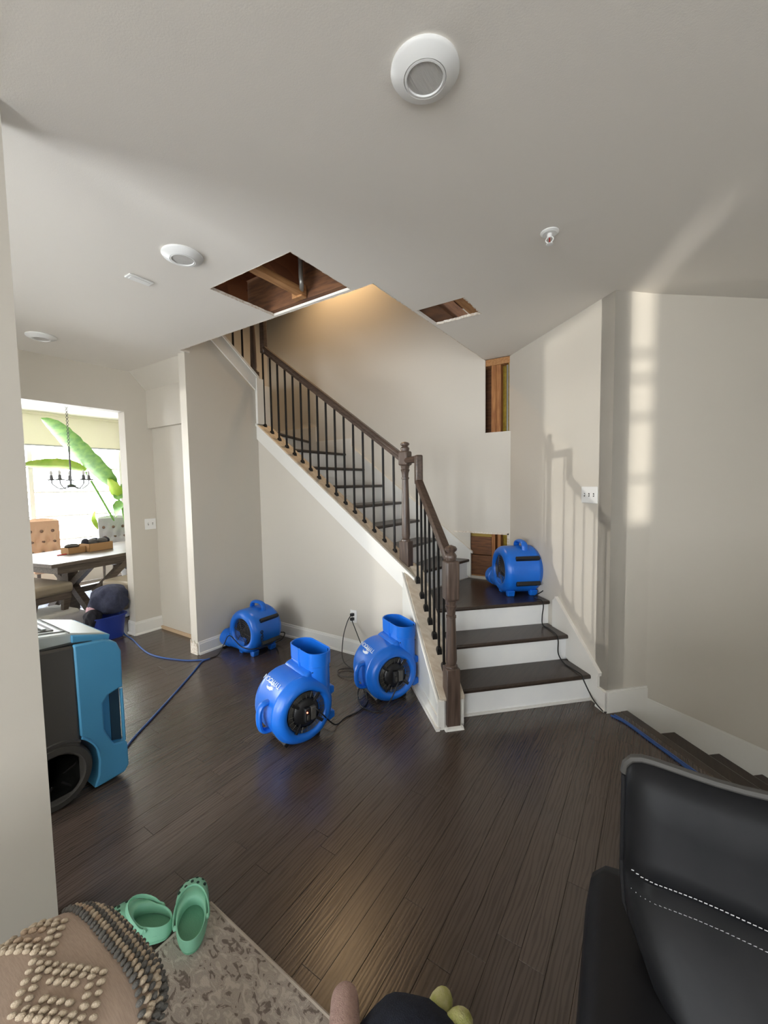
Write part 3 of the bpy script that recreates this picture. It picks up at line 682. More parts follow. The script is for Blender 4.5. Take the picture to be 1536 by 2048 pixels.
# ================================================================== CEILING FIXTURES
def downlight(c, label, r=0.098):
    o = thing('recessed_light', label, 'light', (c[0], c[1], CZ), group='round ceiling lights')
    mb = MB(); mb.lathe([(0.0, r), (-0.006, r + 0.001), (-0.012, r * 0.97), (-0.024, r * 0.66), (-0.026, r * 0.63), (-0.020, r * 0.60)], n=40); mb.build('trim_ring', M['plate'], o, smooth=True)
    mb = MB(); mb.lathe([(-0.0205, r * 0.61), (-0.026, r * 0.60), (-0.027, r * 0.54), (-0.021, r * 0.53)], n=40); mb.build('bezel', M['plate'], o, smooth=True)
    mb = MB(); mb.lathe([(-0.016, r * 0.55), (-0.022, r * 0.52), (-0.0235, r * 0.3), (-0.024, 0.002)], n=32); mb.build('lens', mat('ribbed_diffuser', srgb(196, 194, 190), 0.45, bump=0.5, bscale=30, stretch=(8, 0.3, 1)), o, smooth=True)
    return o
downlight((-0.594, 1.137), 'round white recessed ceiling light nearest above, biggest of the three in view')
downlight((-2.068, 1.273), 'round white recessed ceiling light between the rectangular vent plate and the square hole')
downlight((-4.02, 1.276), 'round white recessed ceiling light in the hall near the dining room opening')
v = thing('ceiling_plate', 'small rectangular white cover plate on ceiling beside a round light', 'vent', (-2.50, 1.27, CZ))
MB().box((-0.032, -0.068, -0.008), (0.032, 0.068, 0)).build('plate', M['plate'], v, bevel=0.004)
MB().box((-0.018, -0.052, -0.010), (0.018, 0.052, -0.007)).build('cover', M['plate'], v, bevel=0.002)
sp = thing('fire_sprinkler', 'small white fire sprinkler head hanging from the ceiling', 'sprinkler', (-0.47, 2.165, CZ))
MB().lathe([(0, 0.042), (-0.004, 0.042), (-0.010, 0.032), (-0.008, 0.02)]).build('escutcheon', M['plate'], sp, smooth=True)
mb = MB(); mb.lathe([(0, 0.012), (-0.022, 0.012), (-0.026, 0.009)]); mb.build('body', M['plate'], sp, smooth=True)
mb = MB()
for s in (-1, 1): mb.tube(bez([(s*0.010, 0, -0.022), (s*0.017, 0, -0.036), (s*0.004, 0, -0.052)], 5), 0.003, 6)
mb.build('frame_arm', M['plate'], sp, smooth=True)
MB().lathe([(-0.052, 0.005), (-0.054, 0.016), (-0.056, 0.016), (-0.058, 0.004)]).build('deflector', M['plate'], sp, smooth=True)
MB().tube([(0, 0, -0.026), (0, 0, -0.052)], 0.003, 6).build('bulb', mat('red_bulb', srgb(150, 30, 24), 0.3), sp)

# ================================================================== SWITCHES AND OUTLET
def plate_thing(name, label, cat, loc, rz, w, h, n, kind):
    o = thing(name, label, cat, loc, (0, 0, rz))   # local -Y faces the room
    MB().box((-w/2, -0.006, -h/2), (w/2, 0, h/2)).build('cover_plate', M['plate'], o, bevel=0.003)
    for i in range(n):
        xx = (i - (n - 1) / 2) * 0.046
        if kind == 'switch':
            MB().box((xx - 0.005, -0.0075, -0.012), (xx + 0.005, -0.005, 0.012)).build('slot', M['slot'], o)
            mb = MB(); s = 1 if i == 0 else -1
            mb.add([(xx-.004, -.006, -.006), (xx+.004, -.006, -.006), (xx+.004, -.006, .006), (xx-.004, -.006, .006), (xx-.003, -.016, .004*s), (xx+.003, -.016, .004*s), (xx+.003, -.016, .010*s), (xx-.003, -.016, .010*s)],
                   [(0,1,5,4), (1,2,6,5), (2,3,7,6), (3,0,4,7), (4,5,6,7)]); mb.build('toggle', M['plate'], o)
        else:
            for zc in (0.02, -0.02):
                MB().box((xx - 0.016, -0.008, zc - 0.014), (xx + 0.016, -0.005, zc + 0.014)).build('socket', M['plate'], o, bevel=0.003)
    return o
plate_thing('light_switch', 'white three-gang toggle switch plate on the angled wall above the steps', 'switch', (-0.4065 - 0.001, 3.1815 - 0.001, 1.447), -PI / 4, 0.163, 0.115, 3, 'switch')
plate_thing('light_switch', 'white two-gang toggle switch plate beside the dining room opening', 'switch', (-4.549, 2.29, 1.158), PI / 2, 0.116, 0.115, 2, 'switch')
outlet = plate_thing('wall_outlet', 'white wall outlet under the stair with two black plugs in it', 'outlet', (-2.29, 2.909, 0.352), 0, 0.072, 0.115, 1, 'outlet')

# ================================================================== AIR MOVERS
def build_mover(name, label):
    o = thing(name, label, 'fan', group='blue air movers'); ZC = 0.215
    B = M['blue']
    mb = MB()
    prof = [(0.125, 0.119), (0.150, 0.123), (0.163, 0.129), (0.170, 0.140), (0.170, 0.153), (0.160, 0.173), (0.142, 0.186), (0.128, 0.192), (0.122, 0.199), (0.112, 0.203), (0.102, 0.200),
            (0.0, 0.200), (-0.10, 0.200), (-0.122, 0.199), (-0.138, 0.192), (-0.155, 0.178), (-0.163, 0.160), (-0.163, 0.140), (-0.158, 0.130), (-0.148, 0.124), (-0.120, 0.120)]
    mb.lathe(prof, (0, 0, ZC), 'X', 48)
    mb.build('housing', B, o, smooth=True, angle=50)
    # outlet duct: stadium section along +Y
    def stad(y, hx, hz, zc, n=32):
        out = []
        for k in range(n):
            th = 2 * PI * k / n; c, s = math.cos(th), math.sin(th)
            px = (hx - hz) * (1 if c >= 0 else -1) + hz * c if abs(c) > 1e-6 else 0
            out.append(Vector((px, y, zc + hz * s)))
        return out
    zc = 0.092; rings = [stad(-0.02, 0.152, 0.074, zc), stad(0.10, 0.158, 0.076, zc), stad(0.238, 0.158, 0.076, zc), stad(0.242, 0.165, 0.081, zc), stad(0.324, 0.167, 0.082, zc),
                         stad(0.326, 0.163, 0.078, zc), stad(0.322, 0.158, 0.073, zc), stad(0.20, 0.154, 0.070, zc)]
    mb = MB(); mb.loft(rings, cap0=True, cap1=False); duct = mb.build('outlet_duct', B, o, smooth=True, angle=40)
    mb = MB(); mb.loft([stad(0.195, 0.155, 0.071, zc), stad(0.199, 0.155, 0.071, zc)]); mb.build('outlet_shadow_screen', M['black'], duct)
    mb = MB(); mb.tube([(0.0, 0.05, zc + 0.074), (0.0, 0.324, zc + 0.078)], 0.0095, 8); mb.tube([(0.0, 0.232, zc + 0.076), (-0.10, 0.232, zc + 0.076)], 0.005, 6); mb.tube([(-0.10, 0.20, zc + 0.076), (-0.10, 0.324, zc + 0.079)], 0.004, 6); mb.build('seam_rib', B, duct, smooth=True)
    mb = MB()
    for k in range(5): mb.tube([(-0.13 + 0.065 * k, 0.21, zc - 0.066), (-0.13 + 0.065 * k, 0.21, zc + 0.066)], 0.003, 5)
    mb.tube([(0.10, 0.318, zc - 0.07), (0.10, 0.21, zc - 0.07)], 0.003, 5)
    mb.build('outlet_wire', M['blackm'], duct)
    # web of plastic between drum and duct
    mb = MB(); mb.prism([(0.06, ZC - 0.02), (0.20, ZC + 0.0), (0.215, ZC - 0.03), (0.225, 0.15), (0.06, 0.12)], lambda u, v, d: Vector((d, u, v)), -0.135, 0.125); mb.build('throat', B, o, bevel=0.02, seg=3)
    # handle
    mb = MB(); mb.tube(bez([(0.03, -0.092, ZC + 0.165), (0.03, -0.085, ZC + 0.215), (0.03, -0.045, ZC + 0.238), (0.03, 0.03, ZC + 0.238), (0.03, 0.070, ZC + 0.215), (0.03, 0.078, ZC + 0.168)], 6), [(0.015, 0.026)] * 31, 10, up=(0, 0, 1))
    mb.build('handle', B, o, smooth=True)
    # feet
    for fx in (-0.10, 0.10):
        for fy in (-0.10, 0.06):
            mb = MB(); mb.prism([(fy - 0.02, 0), (fy + 0.02, 0), (fy + 0.035, 0.05), (fy - 0.035, 0.05)], lambda u, v, d: Vector((d, u, v)), fx - 0.03, fx + 0.03); mb.build('foot', B, o, bevel=0.006)
    # black strips on the back
    for zz, yy in ((0.335, -0.160), (0.115, -0.175)):
        mb = MB(); R = Matrix.Translation((0.02, yy, zz)) @ Matrix.Rotation(math.radians(35 if zz > 0.2 else -30), 4, 'X')
        mb.cbox((0, -0.012, 0), (0.205, 0.03, 0.034), R); mb.build('rest_strip', M['black'], o, bevel=0.004)
    # motor side (+X)
    mb = MB()
    for r in (0.118, 0.110, 0.102, 0.094): mb.torus(r, 0.0022, (0.158 - (0.118 - r) * 0.1, 0, ZC), 'X', 36, 5)
    for k in range(20):
        th = 2 * PI * k / 20; mb.tube([(0.157, 0.085 * math.cos(th), ZC + 0.085 * math.sin(th)), (0.158, 0.120 * math.cos(th), ZC + 0.120 * math.sin(th))], 0.002, 4)
    g = mb.build('motor_guard', M['greywire'], o, smooth=True)
    mb = MB(); mb.lathe([(0.125, 0.119), (0.130, 0.090), (0.150, 0.086), (0.166, 0.070), (0.170, 0.03), (0.171, 0.004)], (0, 0, ZC), 'X', 30); mo = mb.build('motor', M['black'], o, smooth=True)
    for k in range(4):
        th = PI / 4 + k * PI / 2 + 0.1; c, s = math.cos(th), math.sin(th); mb = MB()
        mb.tube([(0.165, 0.07 * c, ZC + 0.07 * s), (0.171, 0.128 * c, ZC + 0.128 * s)], [(0.005, 0.008), (0.005, 0.011)], 6, up=(1, 0, 0)); mb.build('bracket_arm', M['black'], mo)
    mb = MB(); mb.cbox((0.182, 0.0, ZC + 0.012), (0.03, 0.085, 0.034)); mb.build('switch_box', M['black'], mo, bevel=0.006)
    mb = MB(); mb.cbox((0.182, 0.0, ZC - 0.028), (0.026, 0.078, 0.036)); mb.build('rating_box', M['grey'], mo, bevel=0.006)
    mb = MB(); mb.cbox((0.198, -0.012, ZC + 0.012), (0.006, 0.03, 0.014)); mb.build('rocker', M['slot'], mo, bevel=0.002)
    mb = MB(); mb.ball((0.199, 0.020, ZC + 0.018), 0.0045); mb.build('indicator_light', M['led'] if 'nearest' in label else M['slot'], mo)
    # inlet side (-X)
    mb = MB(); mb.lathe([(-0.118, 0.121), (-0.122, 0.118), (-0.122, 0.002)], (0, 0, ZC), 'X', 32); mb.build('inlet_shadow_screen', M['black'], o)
    mb = MB()
    for r in (0.03, 0.048, 0.066, 0.084, 0.102, 0.118): mb.torus(r, 0.0022, (-0.155 + 0.012 * (r / 0.118) ** 2, 0, ZC), 'X', 32, 5)
    for k in range(3):
        th = k * PI / 3 + 0.2; mb.tube([(-0.148, 0.120 * math.cos(th), ZC + 0.120 * math.sin(th)), (-0.156, 0, ZC), (-0.148, -0.120 * math.cos(th), ZC - 0.120 * math.sin(th))], 0.003, 5)
    mb.build('inlet_guard', M['greywire'], o, smooth=True)
    mb = MB(); mb.lathe([(-0.160, 0.012), (-0.162, 0.022), (-0.158, 0.026)], (0, 0, ZC), 'X', 16); mb.build('guard_hub', M['black'], o)
    # lettering on the drum between handle and duct, with the swirl badge beneath
    th = math.radians(42)   # from +Y towards +Z
    nrm = Vector((0, math.cos(th), math.sin(th))); upv = Vector((0, -math.sin(th), math.cos(th))); rgt = Vector((-1, 0, 0))
    cpt = Vector((-0.03, 0, ZC)) + nrm * 0.2015 + upv * (-0.016)
    mt = Matrix((( rgt.x, upv.x, nrm.x, cpt.x), (rgt.y, upv.y, nrm.y, cpt.y), (rgt.z, upv.z, nrm.z, cpt.z), (0, 0, 0, 1)))
    text_mesh('TYPHOON', 0.043, mt, 'lettering', M['gold'], o)
    mb = MB(); rr = random.Random(4)
    for j in range(7):   # swirl badge: curved slivers
        a0 = j * 0.55; pts = []
        for k in range(7):
            q = k / 6; pts.append((0.030 * (0.35 + q) * math.cos(a0 + q * 2.2) * 1.5 , 0.028 + 0.016 * (0.35 + q) * math.sin(a0 + q * 2.2)))
        for k in range(6):
            w = 0.0032 * math.sin(PI * (k + 0.6) / 7)
            (x0, y0), (x1, y1) = pts[k], pts[k + 1]
            vv = [(x0, y0 - w), (x1, y1 - w), (x1, y1 + w), (x0, y0 + w)]
            sag = lambda yv: -(yv ** 2) / 0.4
            mb.prism(vv, lambda u, v2, d: mt @ Vector((u, v2, d + sag(v2))), 0.0005, 0.0014)
    mb.build('swirl_badge', M['gold'], o)
    return o
def view_dirs(p):
    v = Vector((p[0], p[1], 0)).normalized(); r = Vector((v.y, -v.x, 0)); return v, r
def place_up(o, p, a, z=0.0):
    v, r = view_dirs(p); a = math.radians(a); n = -v * math.cos(a) + r * math.sin(a); up = Vector((0, 0, 1)); zl = n.cross(up)
    R = Matrix(((n.x, up.x, zl.x), (n.y, up.y, zl.y), (n.z, up.z, zl.z)))
    off = R @ Vector((0, 0, 0.215))
    o.matrix_world = Matrix.Translation(Vector((p[0], p[1], z + 0.204)) - Vector((off.x, off.y, 0)) - Vector((0, 0, off.z))) @ R.to_4x4()
def place_flat(o, p, b, z=0.0):
    v, r = view_dirs(p); b = math.radians(b); m_ = -v * math.cos(b) - r * math.sin(b); x = -m_; y = v * math.sin(b) - r * math.cos(b); up = Vector((0, 0, 1))
    R = Matrix(((x.x, y.x, 0), (x.y, y.y, 0), (0, 0, 1))); o.matrix_world = Matrix.Translation((p[0], p[1], z)) @ R.to_4x4()
F1 = build_mover('air_mover', 'upright blue air mover nearest, alone on open floor, with a lit red light')
F2 = build_mover('air_mover', 'upright blue air mover standing against the low wall beside the steps')
F3 = copy_tree(F2); F3['label'] = 'blue air mover lying flat in the wall corner with its round grille showing'
F4 = copy_tree(F2); F4['label'] = 'blue air mover lying flat on the stair landing by the hole in the wall'
P1 = (-1.862, 1.748); P2 = (-1.660, 2.462); P3 = (-3.145, 2.50); P4 = (-1.03, 3.615)
place_up(F1, P1, 27); place_up(F2, P2, 27); place_flat(F3, P3, 52); place_flat(F4, P4, 66, ZL)
bpy.context.view_layer.update()
def wp(o, p): return o.matrix_world @ Vector(p)

# ================================================================== CORDS
def cord(name, pts, r, m, label, n=8):
    mb = MB(); mb.tube(bez(pts, n), r, 7); return tag(mb.build(name, m, smooth=True), label, 'cord')
def plug(z):
    mb = MB(); mb.box((-2.305, 2.868, z - 0.013), (-2.277, 2.902, z + 0.013)); 
    o = mb.build('plug', M['black'], bevel=0.004)
    return o
m1 = wp(F1, (0.185, 0.03, 0.18)); m2 = wp(F2, (0.185, 0.03, 0.18))
CORD1 = (-1.69, 1.93, 0.02)
c1 = cord('power_cord', [m1, m1 + Vector((0.02, 0.03, -0.04)), CORD1, (-1.70, 2.045, 0.006), (-1.67, 2.16, 0.006), (-1.69, 2.28, 0.006), (-1.77, 2.37, 0.01), (-1.86, 2.46, 0.006), (-1.98, 2.62, 0.006), (-2.16, 2.66, 0.006), (-2.26, 2.70, 0.05), (-2.33, 2.80, 0.18), (-2.32, 2.85, 0.31), (-2.292, 2.872, 0.372)], 0.0042, M['cord'], 'black power cord from the nearest air mover up to the upper socket')
o = plug(0.372); o.parent = c1
c2 = cord('power_cord', [wp(F2, (0.18, 0.05, 0.15)), (-1.52, 2.32, 0.05), (-1.56, 2.22, 0.006), (-1.70, 2.22, 0.006), (-1.86, 2.40, 0.006), (-1.90, 2.60, 0.03), (-2.02, 2.72, 0.10), (-2.16, 2.80, 0.22), (-2.26, 2.855, 0.31), (-2.288, 2.872, 0.332)], 0.0042, M['cord'], 'black power cord running from the low-wall air mover to the lower socket')
o = plug(0.332); o.parent = c2
lp = [(-2.08 + 0.10 * math.cos(a), 2.56 + 0.07 * math.sin(a), 0.008 + 0.004 * (i % 3)) for i, a in enumerate([k * 0.7 for k in range(16)])]
cord('coiled_cord', lp, 0.0042, M['cord'], 'loose coil of black cord on floor between the two upright fans', 5)
g3 = wp(F3, (-0.15, 0.0, 0.24))
cord('power_cord', [wp(F3, (0.10, -0.19, 0.12)), wp(F3, (-0.02, -0.215, 0.11)), wp(F3, (-0.14, -0.16, 0.09)), wp(F3, (-0.175, -0.02, 0.09)), wp(F3, (-0.19, 0.13, 0.17)), wp(F3, (-0.22, 0.18, 0.09)), (-3.33, 2.22, 0.012), (-3.335, 2.13, 0.006)], 0.0045, M['cord'], 'black cord wrapped round the corner air mover and down to the blue cord')
cord('power_cord', [wp(F3, (0.16, -0.12, 0.14)), wp(F3, (0.21, -0.16, 0.13)), wp(F3, (0.23, -0.10, 0.05)), wp(F3, (0.18, -0.06, 0.012)), wp(F3, (0.06, -0.24, 0.008))], 0.0045, M['cord'], 'black cord looping behind the corner air mover near the baseboard')
cord('extension_cord', [(-3.335, 2.135, 0.006), (-3.33, 2.06, 0.006), (-3.22, 1.92, 0.006), (-3.02, 1.66, 0.006), (-2.80, 1.36, 0.006), (-2.62, 1.12, 0.006), (-2.45, 0.98, 0.006), (-2.43, 0.90, 0.006)], 0.0065, M['bluecord'], 'blue extension cord stretched over the floor from corner fan to dehumidifier')
cord('extension_cord', [(-3.34, 2.10, 0.006), (-3.52, 1.98, 0.006), (-3.9, 1.9, 0.006), (-4.45, 2.0, 0.006), (-4.7, 2.03, 0.02), (-4.74, 2.02, 0.25), (-4.76, 2.06, 0.30), (-4.95, 2.1, 0.006)], 0.0065, M['bluecord'], 'blue extension cord running round the jamb by the laundry tub')
b4 = wp(F4, (0.12, -0.17, 0.10))
sn = lambda t, s, z: LS(t, s, z)
cord('power_cord', [wp(F4, (0.13, -0.12, 0.13)), wp(F4, (0.17, -0.17, 0.07)), LS(0.70, 2.64, ZL + 0.012), LS(0.615, 2.66, ZL + 0.008), LS(0.590, 2.665, ZL - 0.03), LS(0.60, 2.66, ZL - 0.12), LS(0.585, 2.655, RH * 2 + 0.01), LS(0.50, 2.655, RH * 2 + 0.007), LS(0.365, 2.62, RH * 2 + 0.007), LS(0.338, 2.615, RH * 2 - 0.03), LS(0.35, 2.63, RH + 0.06), LS(0.30, 2.65, RH + 0.007), LS(0.20, 2.65, RH + 0.007), LS(0.105, 2.65, RH + 0.007), LS(0.08, 2.655, RH - 0.03), LS(0.03, 2.70, 0.06), LS(-0.03, 2.74, 0.006), LS(-0.05, 2.76, 0.006)], 0.0045, M['cord'], 'black power cord trailing down the steps from the landing air mover')
for k, lab in ((0, 'blue extension cord lying along the top edge of the lower stair'), (1, 'second blue extension cord, beside the stair-edge cord and nearer the steps going down')):
    cord('extension_cord', [(-0.235 + 0.018 * k, 2.995 + 0.018 * k, 0.006), (-0.15 + 0.018 * k, 2.95, 0.006), (0.0 + 0.02 * k, 2.80, 0.006), (0.25 + 0.02 * k, 2.55, 0.006), (0.6, 2.20, 0.006)], 0.0065, M['bluecord'], lab)
# chain links hanging on the corner air mover
mb = MB()
for k in range(4): mb.torus(0.012, 0.004, (-0.095, -0.205, 0.24 - 0.026 * k), 'X' if k % 2 else 'Y', 14, 5)
o = mb.build('latch_chain', M['black'], F3, smooth=True)

# ================================================================== DEHUMIDIFIER
dh = thing('dehumidifier', 'large blue and charcoal portable dehumidifier on wheels half behind the wall end', 'dehumidifier', (-2.62, 0.7, 0))
def DO(mb, name, m, par=None, **k): mb.v = [(v[0] + 2.62, v[1] - 0.7, v[2]) for v in mb.v]; return mb.build(name, m, par or dh, **k)
XF = -2.362; XB = -2.88
yz = lambda u, v, d: Vector((d, u, v))
mb = MB(); mb.prism([(0.38, 0.05), (0.80, 0.05), (0.80, 0.775), (0.55, 0.80), (0.40, 0.79)], yz, XB, XF - 0.006); DO(mb, 'body', M['grey'], bevel=0.012)
# blue front shell with a deep side recess (outer frame pieces round the recess)
fr = [(0.795, 0.78), (0.93, 0.765), (0.985, 0.735), (1.005, 0.68), (1.003, 0.485), (0.985, 0.485), (0.93, 0.47), (0.905, 0.44), (0.905, 0.30), (0.915, 0.27), (0.945, 0.20), (0.985, 0.19), (1.0, 0.19), (1.01, 0.17), (1.012, 0.05), (0.99, 0.02), (0.90, 0.015), (0.845, 0.015), (0.865, 0.07), (0.872, 0.15), (0.862, 0.22), (0.835, 0.285), (0.80, 0.315)]
mb = MB(); mb.prism(fr, yz, XB + 0.02, XF); DO(mb, 'front_shell', M['teal'], bevel=0.008)
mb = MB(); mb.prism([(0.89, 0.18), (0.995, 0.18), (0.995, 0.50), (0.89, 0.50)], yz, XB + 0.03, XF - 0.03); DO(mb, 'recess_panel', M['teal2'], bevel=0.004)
mb = MB(); mb.prism([(0.945, 0.21), (0.992, 0.195), (0.992, 0.475), (0.945, 0.462)], yz, XF - 0.032, XF - 0.024); DO(mb, 'hand_slot', mat('shaded_teal_slot', srgb(24, 56, 76), 0.6), bevel=0.002)  # solid panel, its dark teal stands in for shade inside the opening
mb = MB(); mb.tube([(XF - 0.012, 0.998, 0.19), (XF - 0.010, 0.9975, 0.35), (XF - 0.012, 0.996, 0.48)], (0.011, 0.008), 8); DO(mb, 'grab_bar', M['teal'], smooth=True)
# lid
mb = MB(); mb.prism([(0.40, 0.79), (0.80, 0.775), (0.955, 0.755), (0.955, 0.785), (0.80, 0.83), (0.62, 0.855), (0.40, 0.86)], yz, XB + 0.05, XF - 0.05); DO(mb, 'lid', M['silver'], bevel=0.008)
mb = MB(); mb.prism([(0.80, 0.760), (0.965, 0.745), (0.972, 0.775), (0.80, 0.822)], yz, XB + 0.04, XF - 0.035); DO(mb, 'lid_lip', M['teal'], bevel=0.006)
mb = MB(); mb.prism([(0.40, 0.775), (0.80, 0.772), (0.94, 0.75), (0.94, 0.76), (0.80, 0.785), (0.40, 0.80)], yz, XB + 0.03, XF - 0.02); DO(mb, 'lid_gap', M['black'])
mb = MB(); mb.prism([(0.58, 0.850), (0.765, 0.830), (0.765, 0.840), (0.58, 0.862)], yz, XB + 0.13, XF - 0.15); t_ = DO(mb, 'handle_well', M['grey'])
for k in range(4):
    mb = MB(); y_ = 0.60 + 0.042 * k; z_ = 0.862 - (y_ - 0.58) * 0.119; mb.prism([(y_, z_), (y_ + 0.016, z_ - 0.002), (y_ + 0.016, z_ + 0.004), (y_, z_ + 0.006)], yz, XB + 0.15, XF - 0.17); DO(mb, 'grille_slat', M['silver'], t_)
mb = MB(); mb.prism([(0.795, 0.832), (0.800, 0.832), (0.800, 0.8345), (0.795, 0.8345)], yz, XB + 0.05, XF - 0.05); mb.prism([(0.62, 0.852), (0.80, 0.829), (0.80, 0.8335), (0.62, 0.8585)], yz, XF - 0.105, XF - 0.101); DO(mb, 'lid_seam', M['slot'])
# wheel with arch
WY, WZ = 0.692, 0.158
mb = MB(); mb.lathe([(XF - 0.10, 0.10), (XF - 0.10, 0.15), (XF - 0.08, 0.158), (XF - 0.02, 0.158), (XF + 0.0, 0.148), (XF + 0.002, 0.122), (XF - 0.006, 0.112)], (0, WY, WZ), 'X', 44); wh = DO(mb, 'wheel', M['rubber'], smooth=True)
mb = MB(); mb.lathe([(XF - 0.06, 0.113), (XF - 0.020, 0.110), (XF - 0.030, 0.06), (XF - 0.012, 0.045), (XF - 0.008, 0.02), (XF - 0.007, 0.002)], (0, WY, WZ), 'X', 36); DO(mb, 'hub', M['black'], wh, smooth=True)
mb = MB()
for k in range(5):
    th = k * 2 * PI / 5 + 0.4; mb.tube([(XF - 0.014, WY + 0.03 * math.cos(th), WZ + 0.03 * math.sin(th)), (XF - 0.016, WY + 0.108 * math.cos(th), WZ + 0.108 * math.sin(th))], (0.008, 0.011), 6)
DO(mb, 'spoke', M['black'], wh)
mb = MB(); mb.torus(0.170, 0.007, (XF - 0.006, WY, WZ), 'X', 20, 6, 0.90, PI - 0.1); DO(mb, 'wheel_arch', M['grey'], smooth=True)
mb = MB(); mb.torus(0.186, 0.007, (XF - 0.003, WY, WZ), 'X', 16, 6, 0.15, 0.92); DO(mb, 'wheel_arch', M['teal'], smooth=True)
mb = MB(); mb.lathe([(XB - 0.01, 0.10), (XB - 0.01, 0.158), (XB + 0.07, 0.158), (XB + 0.07, 0.1)], (0, WY, WZ), 'X', 32); DO(mb, 'wheel', M['rubber'], smooth=True)

# ================================================================== RUG, CLOGS
rug = thing('area_rug', 'worn grey and brown distressed rug on the dark floor beneath the clog', 'rug', (-1.35, 0.82, 0))
mb = MB().box((0, -2.6, 0.0005), (2.2, 0, 0.0075)); mb.v = [(v[0], v[1], v[2]) for v in mb.v]
o = mb.build('pile', M['rug'], rug, bevel=0.003)
mb = MB(); mb.tube([(0, 0.003, 0.005), (2.2, 0.003, 0.005)], 0.006, 7); mb.tube([(-0.003, 0, 0.005), (-0.003, -2.6, 0.005)], 0.006, 7); mb.build('bound_edge', M['rugedge'], rug, smooth=True)
rug.rotation_euler = (0, 0, math.radians(-1))
def make_clog(label):
    o = thing('foam_clog', label, 'shoe', group='pair of mint green foam clogs')
    L_, n = 0.262, 40
    def outline(th, sc=1.0):
        c, s = math.cos(th), math.sin(th)     # +x towards the toe
        q = c * 0.5 + 0.5; x = L_ / 2 * math.copysign(abs(c) ** 0.85, c); w = 0.046 + 0.017 * q; y = w * math.copysign(abs(s) ** 0.85, s)
        return x * sc, y * sc
    def ring(z, sc, xo=0.0, wob=None): 
        out = []
        for k in range(n):
            th = 2 * PI * k / n; x_, y_ = outline(th, sc); out.append(Vector((x_ + xo, y_, z + (wob(x_) if wob else 0))))
        return out
    def oval(cx, rx, ry, zf): return [Vector((cx + rx * math.cos(2*PI*k/n), ry * math.sin(2*PI*k/n), zf(cx + rx * math.cos(2*PI*k/n)))) for k in range(n)]
    rim = lambda x_: 0.052 + 0.010 * math.cos((x_ + 0.06) * 24) ** 2 + (0.026 * min(1, max(0, (x_ + 0.05) / 0.05)) if x_ > -0.05 else 0)
    toe = lambda x_: 0.020 * max(0, min(1, (x_ - 0.0) / 0.05))
    cx, rx, ry = -0.060, 0.067, 0.046
    top = oval(cx, rx, ry, rim); mid = ring(0.036, 0.99)
    blend = [mid[k].lerp(top[k], 0.42) + Vector((0, 0, toe(mid[k].x) + 0.004)) for k in range(n)]
    blend2 = [mid[k].lerp(top[k], 0.80) + Vector((0, 0, toe(mid[k].x) * 0.7 + 0.002)) for k in range(n)]
    for k in range(n): blend[k].y *= 1.06
    inner1 = oval(cx, rx - 0.006, ry - 0.006, lambda x_: rim(x_) - 0.004); inner2 = oval(cx + 0.004, rx + 0.002, ry - 0.004, lambda x_: 0.034); 
    mb = MB(); mb.loft([ring(0.0, 0.93), ring(0.006, 0.97), ring(0.018, 1.0), mid, blend, blend2, top, inner1, inner2], cap0=True, cap1=False)
    from mathutils.bvhtree import BVHTree
    bvh = BVHTree.FromPolygons([Vector(v) for v in mb.v], mb.f)
    sh = mb.build('shell', M['mint'], o, sub=1, smooth=True)
    mb = MB(); mb.loft([oval(cx + 0.004, rx + 0.004, ry - 0.002, lambda x_: 0.026), oval(cx + 0.004, rx + 0.003, ry - 0.003, lambda x_: 0.033 + 0.004 * math.cos(x_ * 40))]); mb.build('insole', M['mintd'], o, smooth=True)
    mb = MB(); mb.loft([ring(0.0, 0.95), ring(0.008, 0.985)], cap1=True); mb.build('outsole', M['mint'], o, smooth=True)
    # strap swung forward over the toe
    path = []
    for k in range(17):
        a = -PI / 2 * 1.12 + PI * 1.12 * k / 16; xx = cx + 0.010 + (rx + 0.010) * max(-0.3, math.cos(a)); path.append((xx, (ry + 0.010) * math.sin(a), 0.052 + 0.048 * max(0, math.cos(a)) ** 0.8))
    mb = MB(); mb.tube(path, (0.0085, 0.0035), 8, up=(0, 0, 1)); mb.build('heel_strap', M['mint'], o, smooth=True)
    for s in (-1, 1):
        mb = MB(); mb.lathe([(s * 0.046, 0.008), (s * 0.054, 0.008), (s * 0.056, 0.004)], (cx - 0.005, 0, 0.052), 'Y', 12); mb.build('strap_rivet', M['mint'], o, smooth=True)
    for (hx, hy) in ((0.092, -0.016), (0.092, 0.016), (0.076, -0.036), (0.076, 0.036), (0.066, 0.0), (0.050, -0.020), (0.050, 0.020), (0.040, -0.043), (0.040, 0.043)):
        hit = bvh.ray_cast(Vector((hx, hy, 0.3)), Vector((0, 0, -1)))
        if hit[0] is None: continue
        R = Matrix.Translation(hit[0]) @ hit[1].to_track_quat('Z', 'Y').to_matrix().to_4x4()
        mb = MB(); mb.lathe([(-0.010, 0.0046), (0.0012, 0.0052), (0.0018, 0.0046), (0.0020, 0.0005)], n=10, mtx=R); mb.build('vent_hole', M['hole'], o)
    return o
K1 = make_clog('mint green foam clog at the rug corner with its strap swung over the toe')
K1.location = (-1.352, 0.755, 0.008); K1.rotation_euler = (0, 0, math.atan2(0.55, -0.84))
K2 = copy_tree(K1); K2['label'] = 'mint green foam clog mostly hidden behind the braided cushion, heel showing'
K2.location = (-1.475, 0.618, 0.006); K2.rotation_euler = (math.radians(10), 0, math.radians(209))

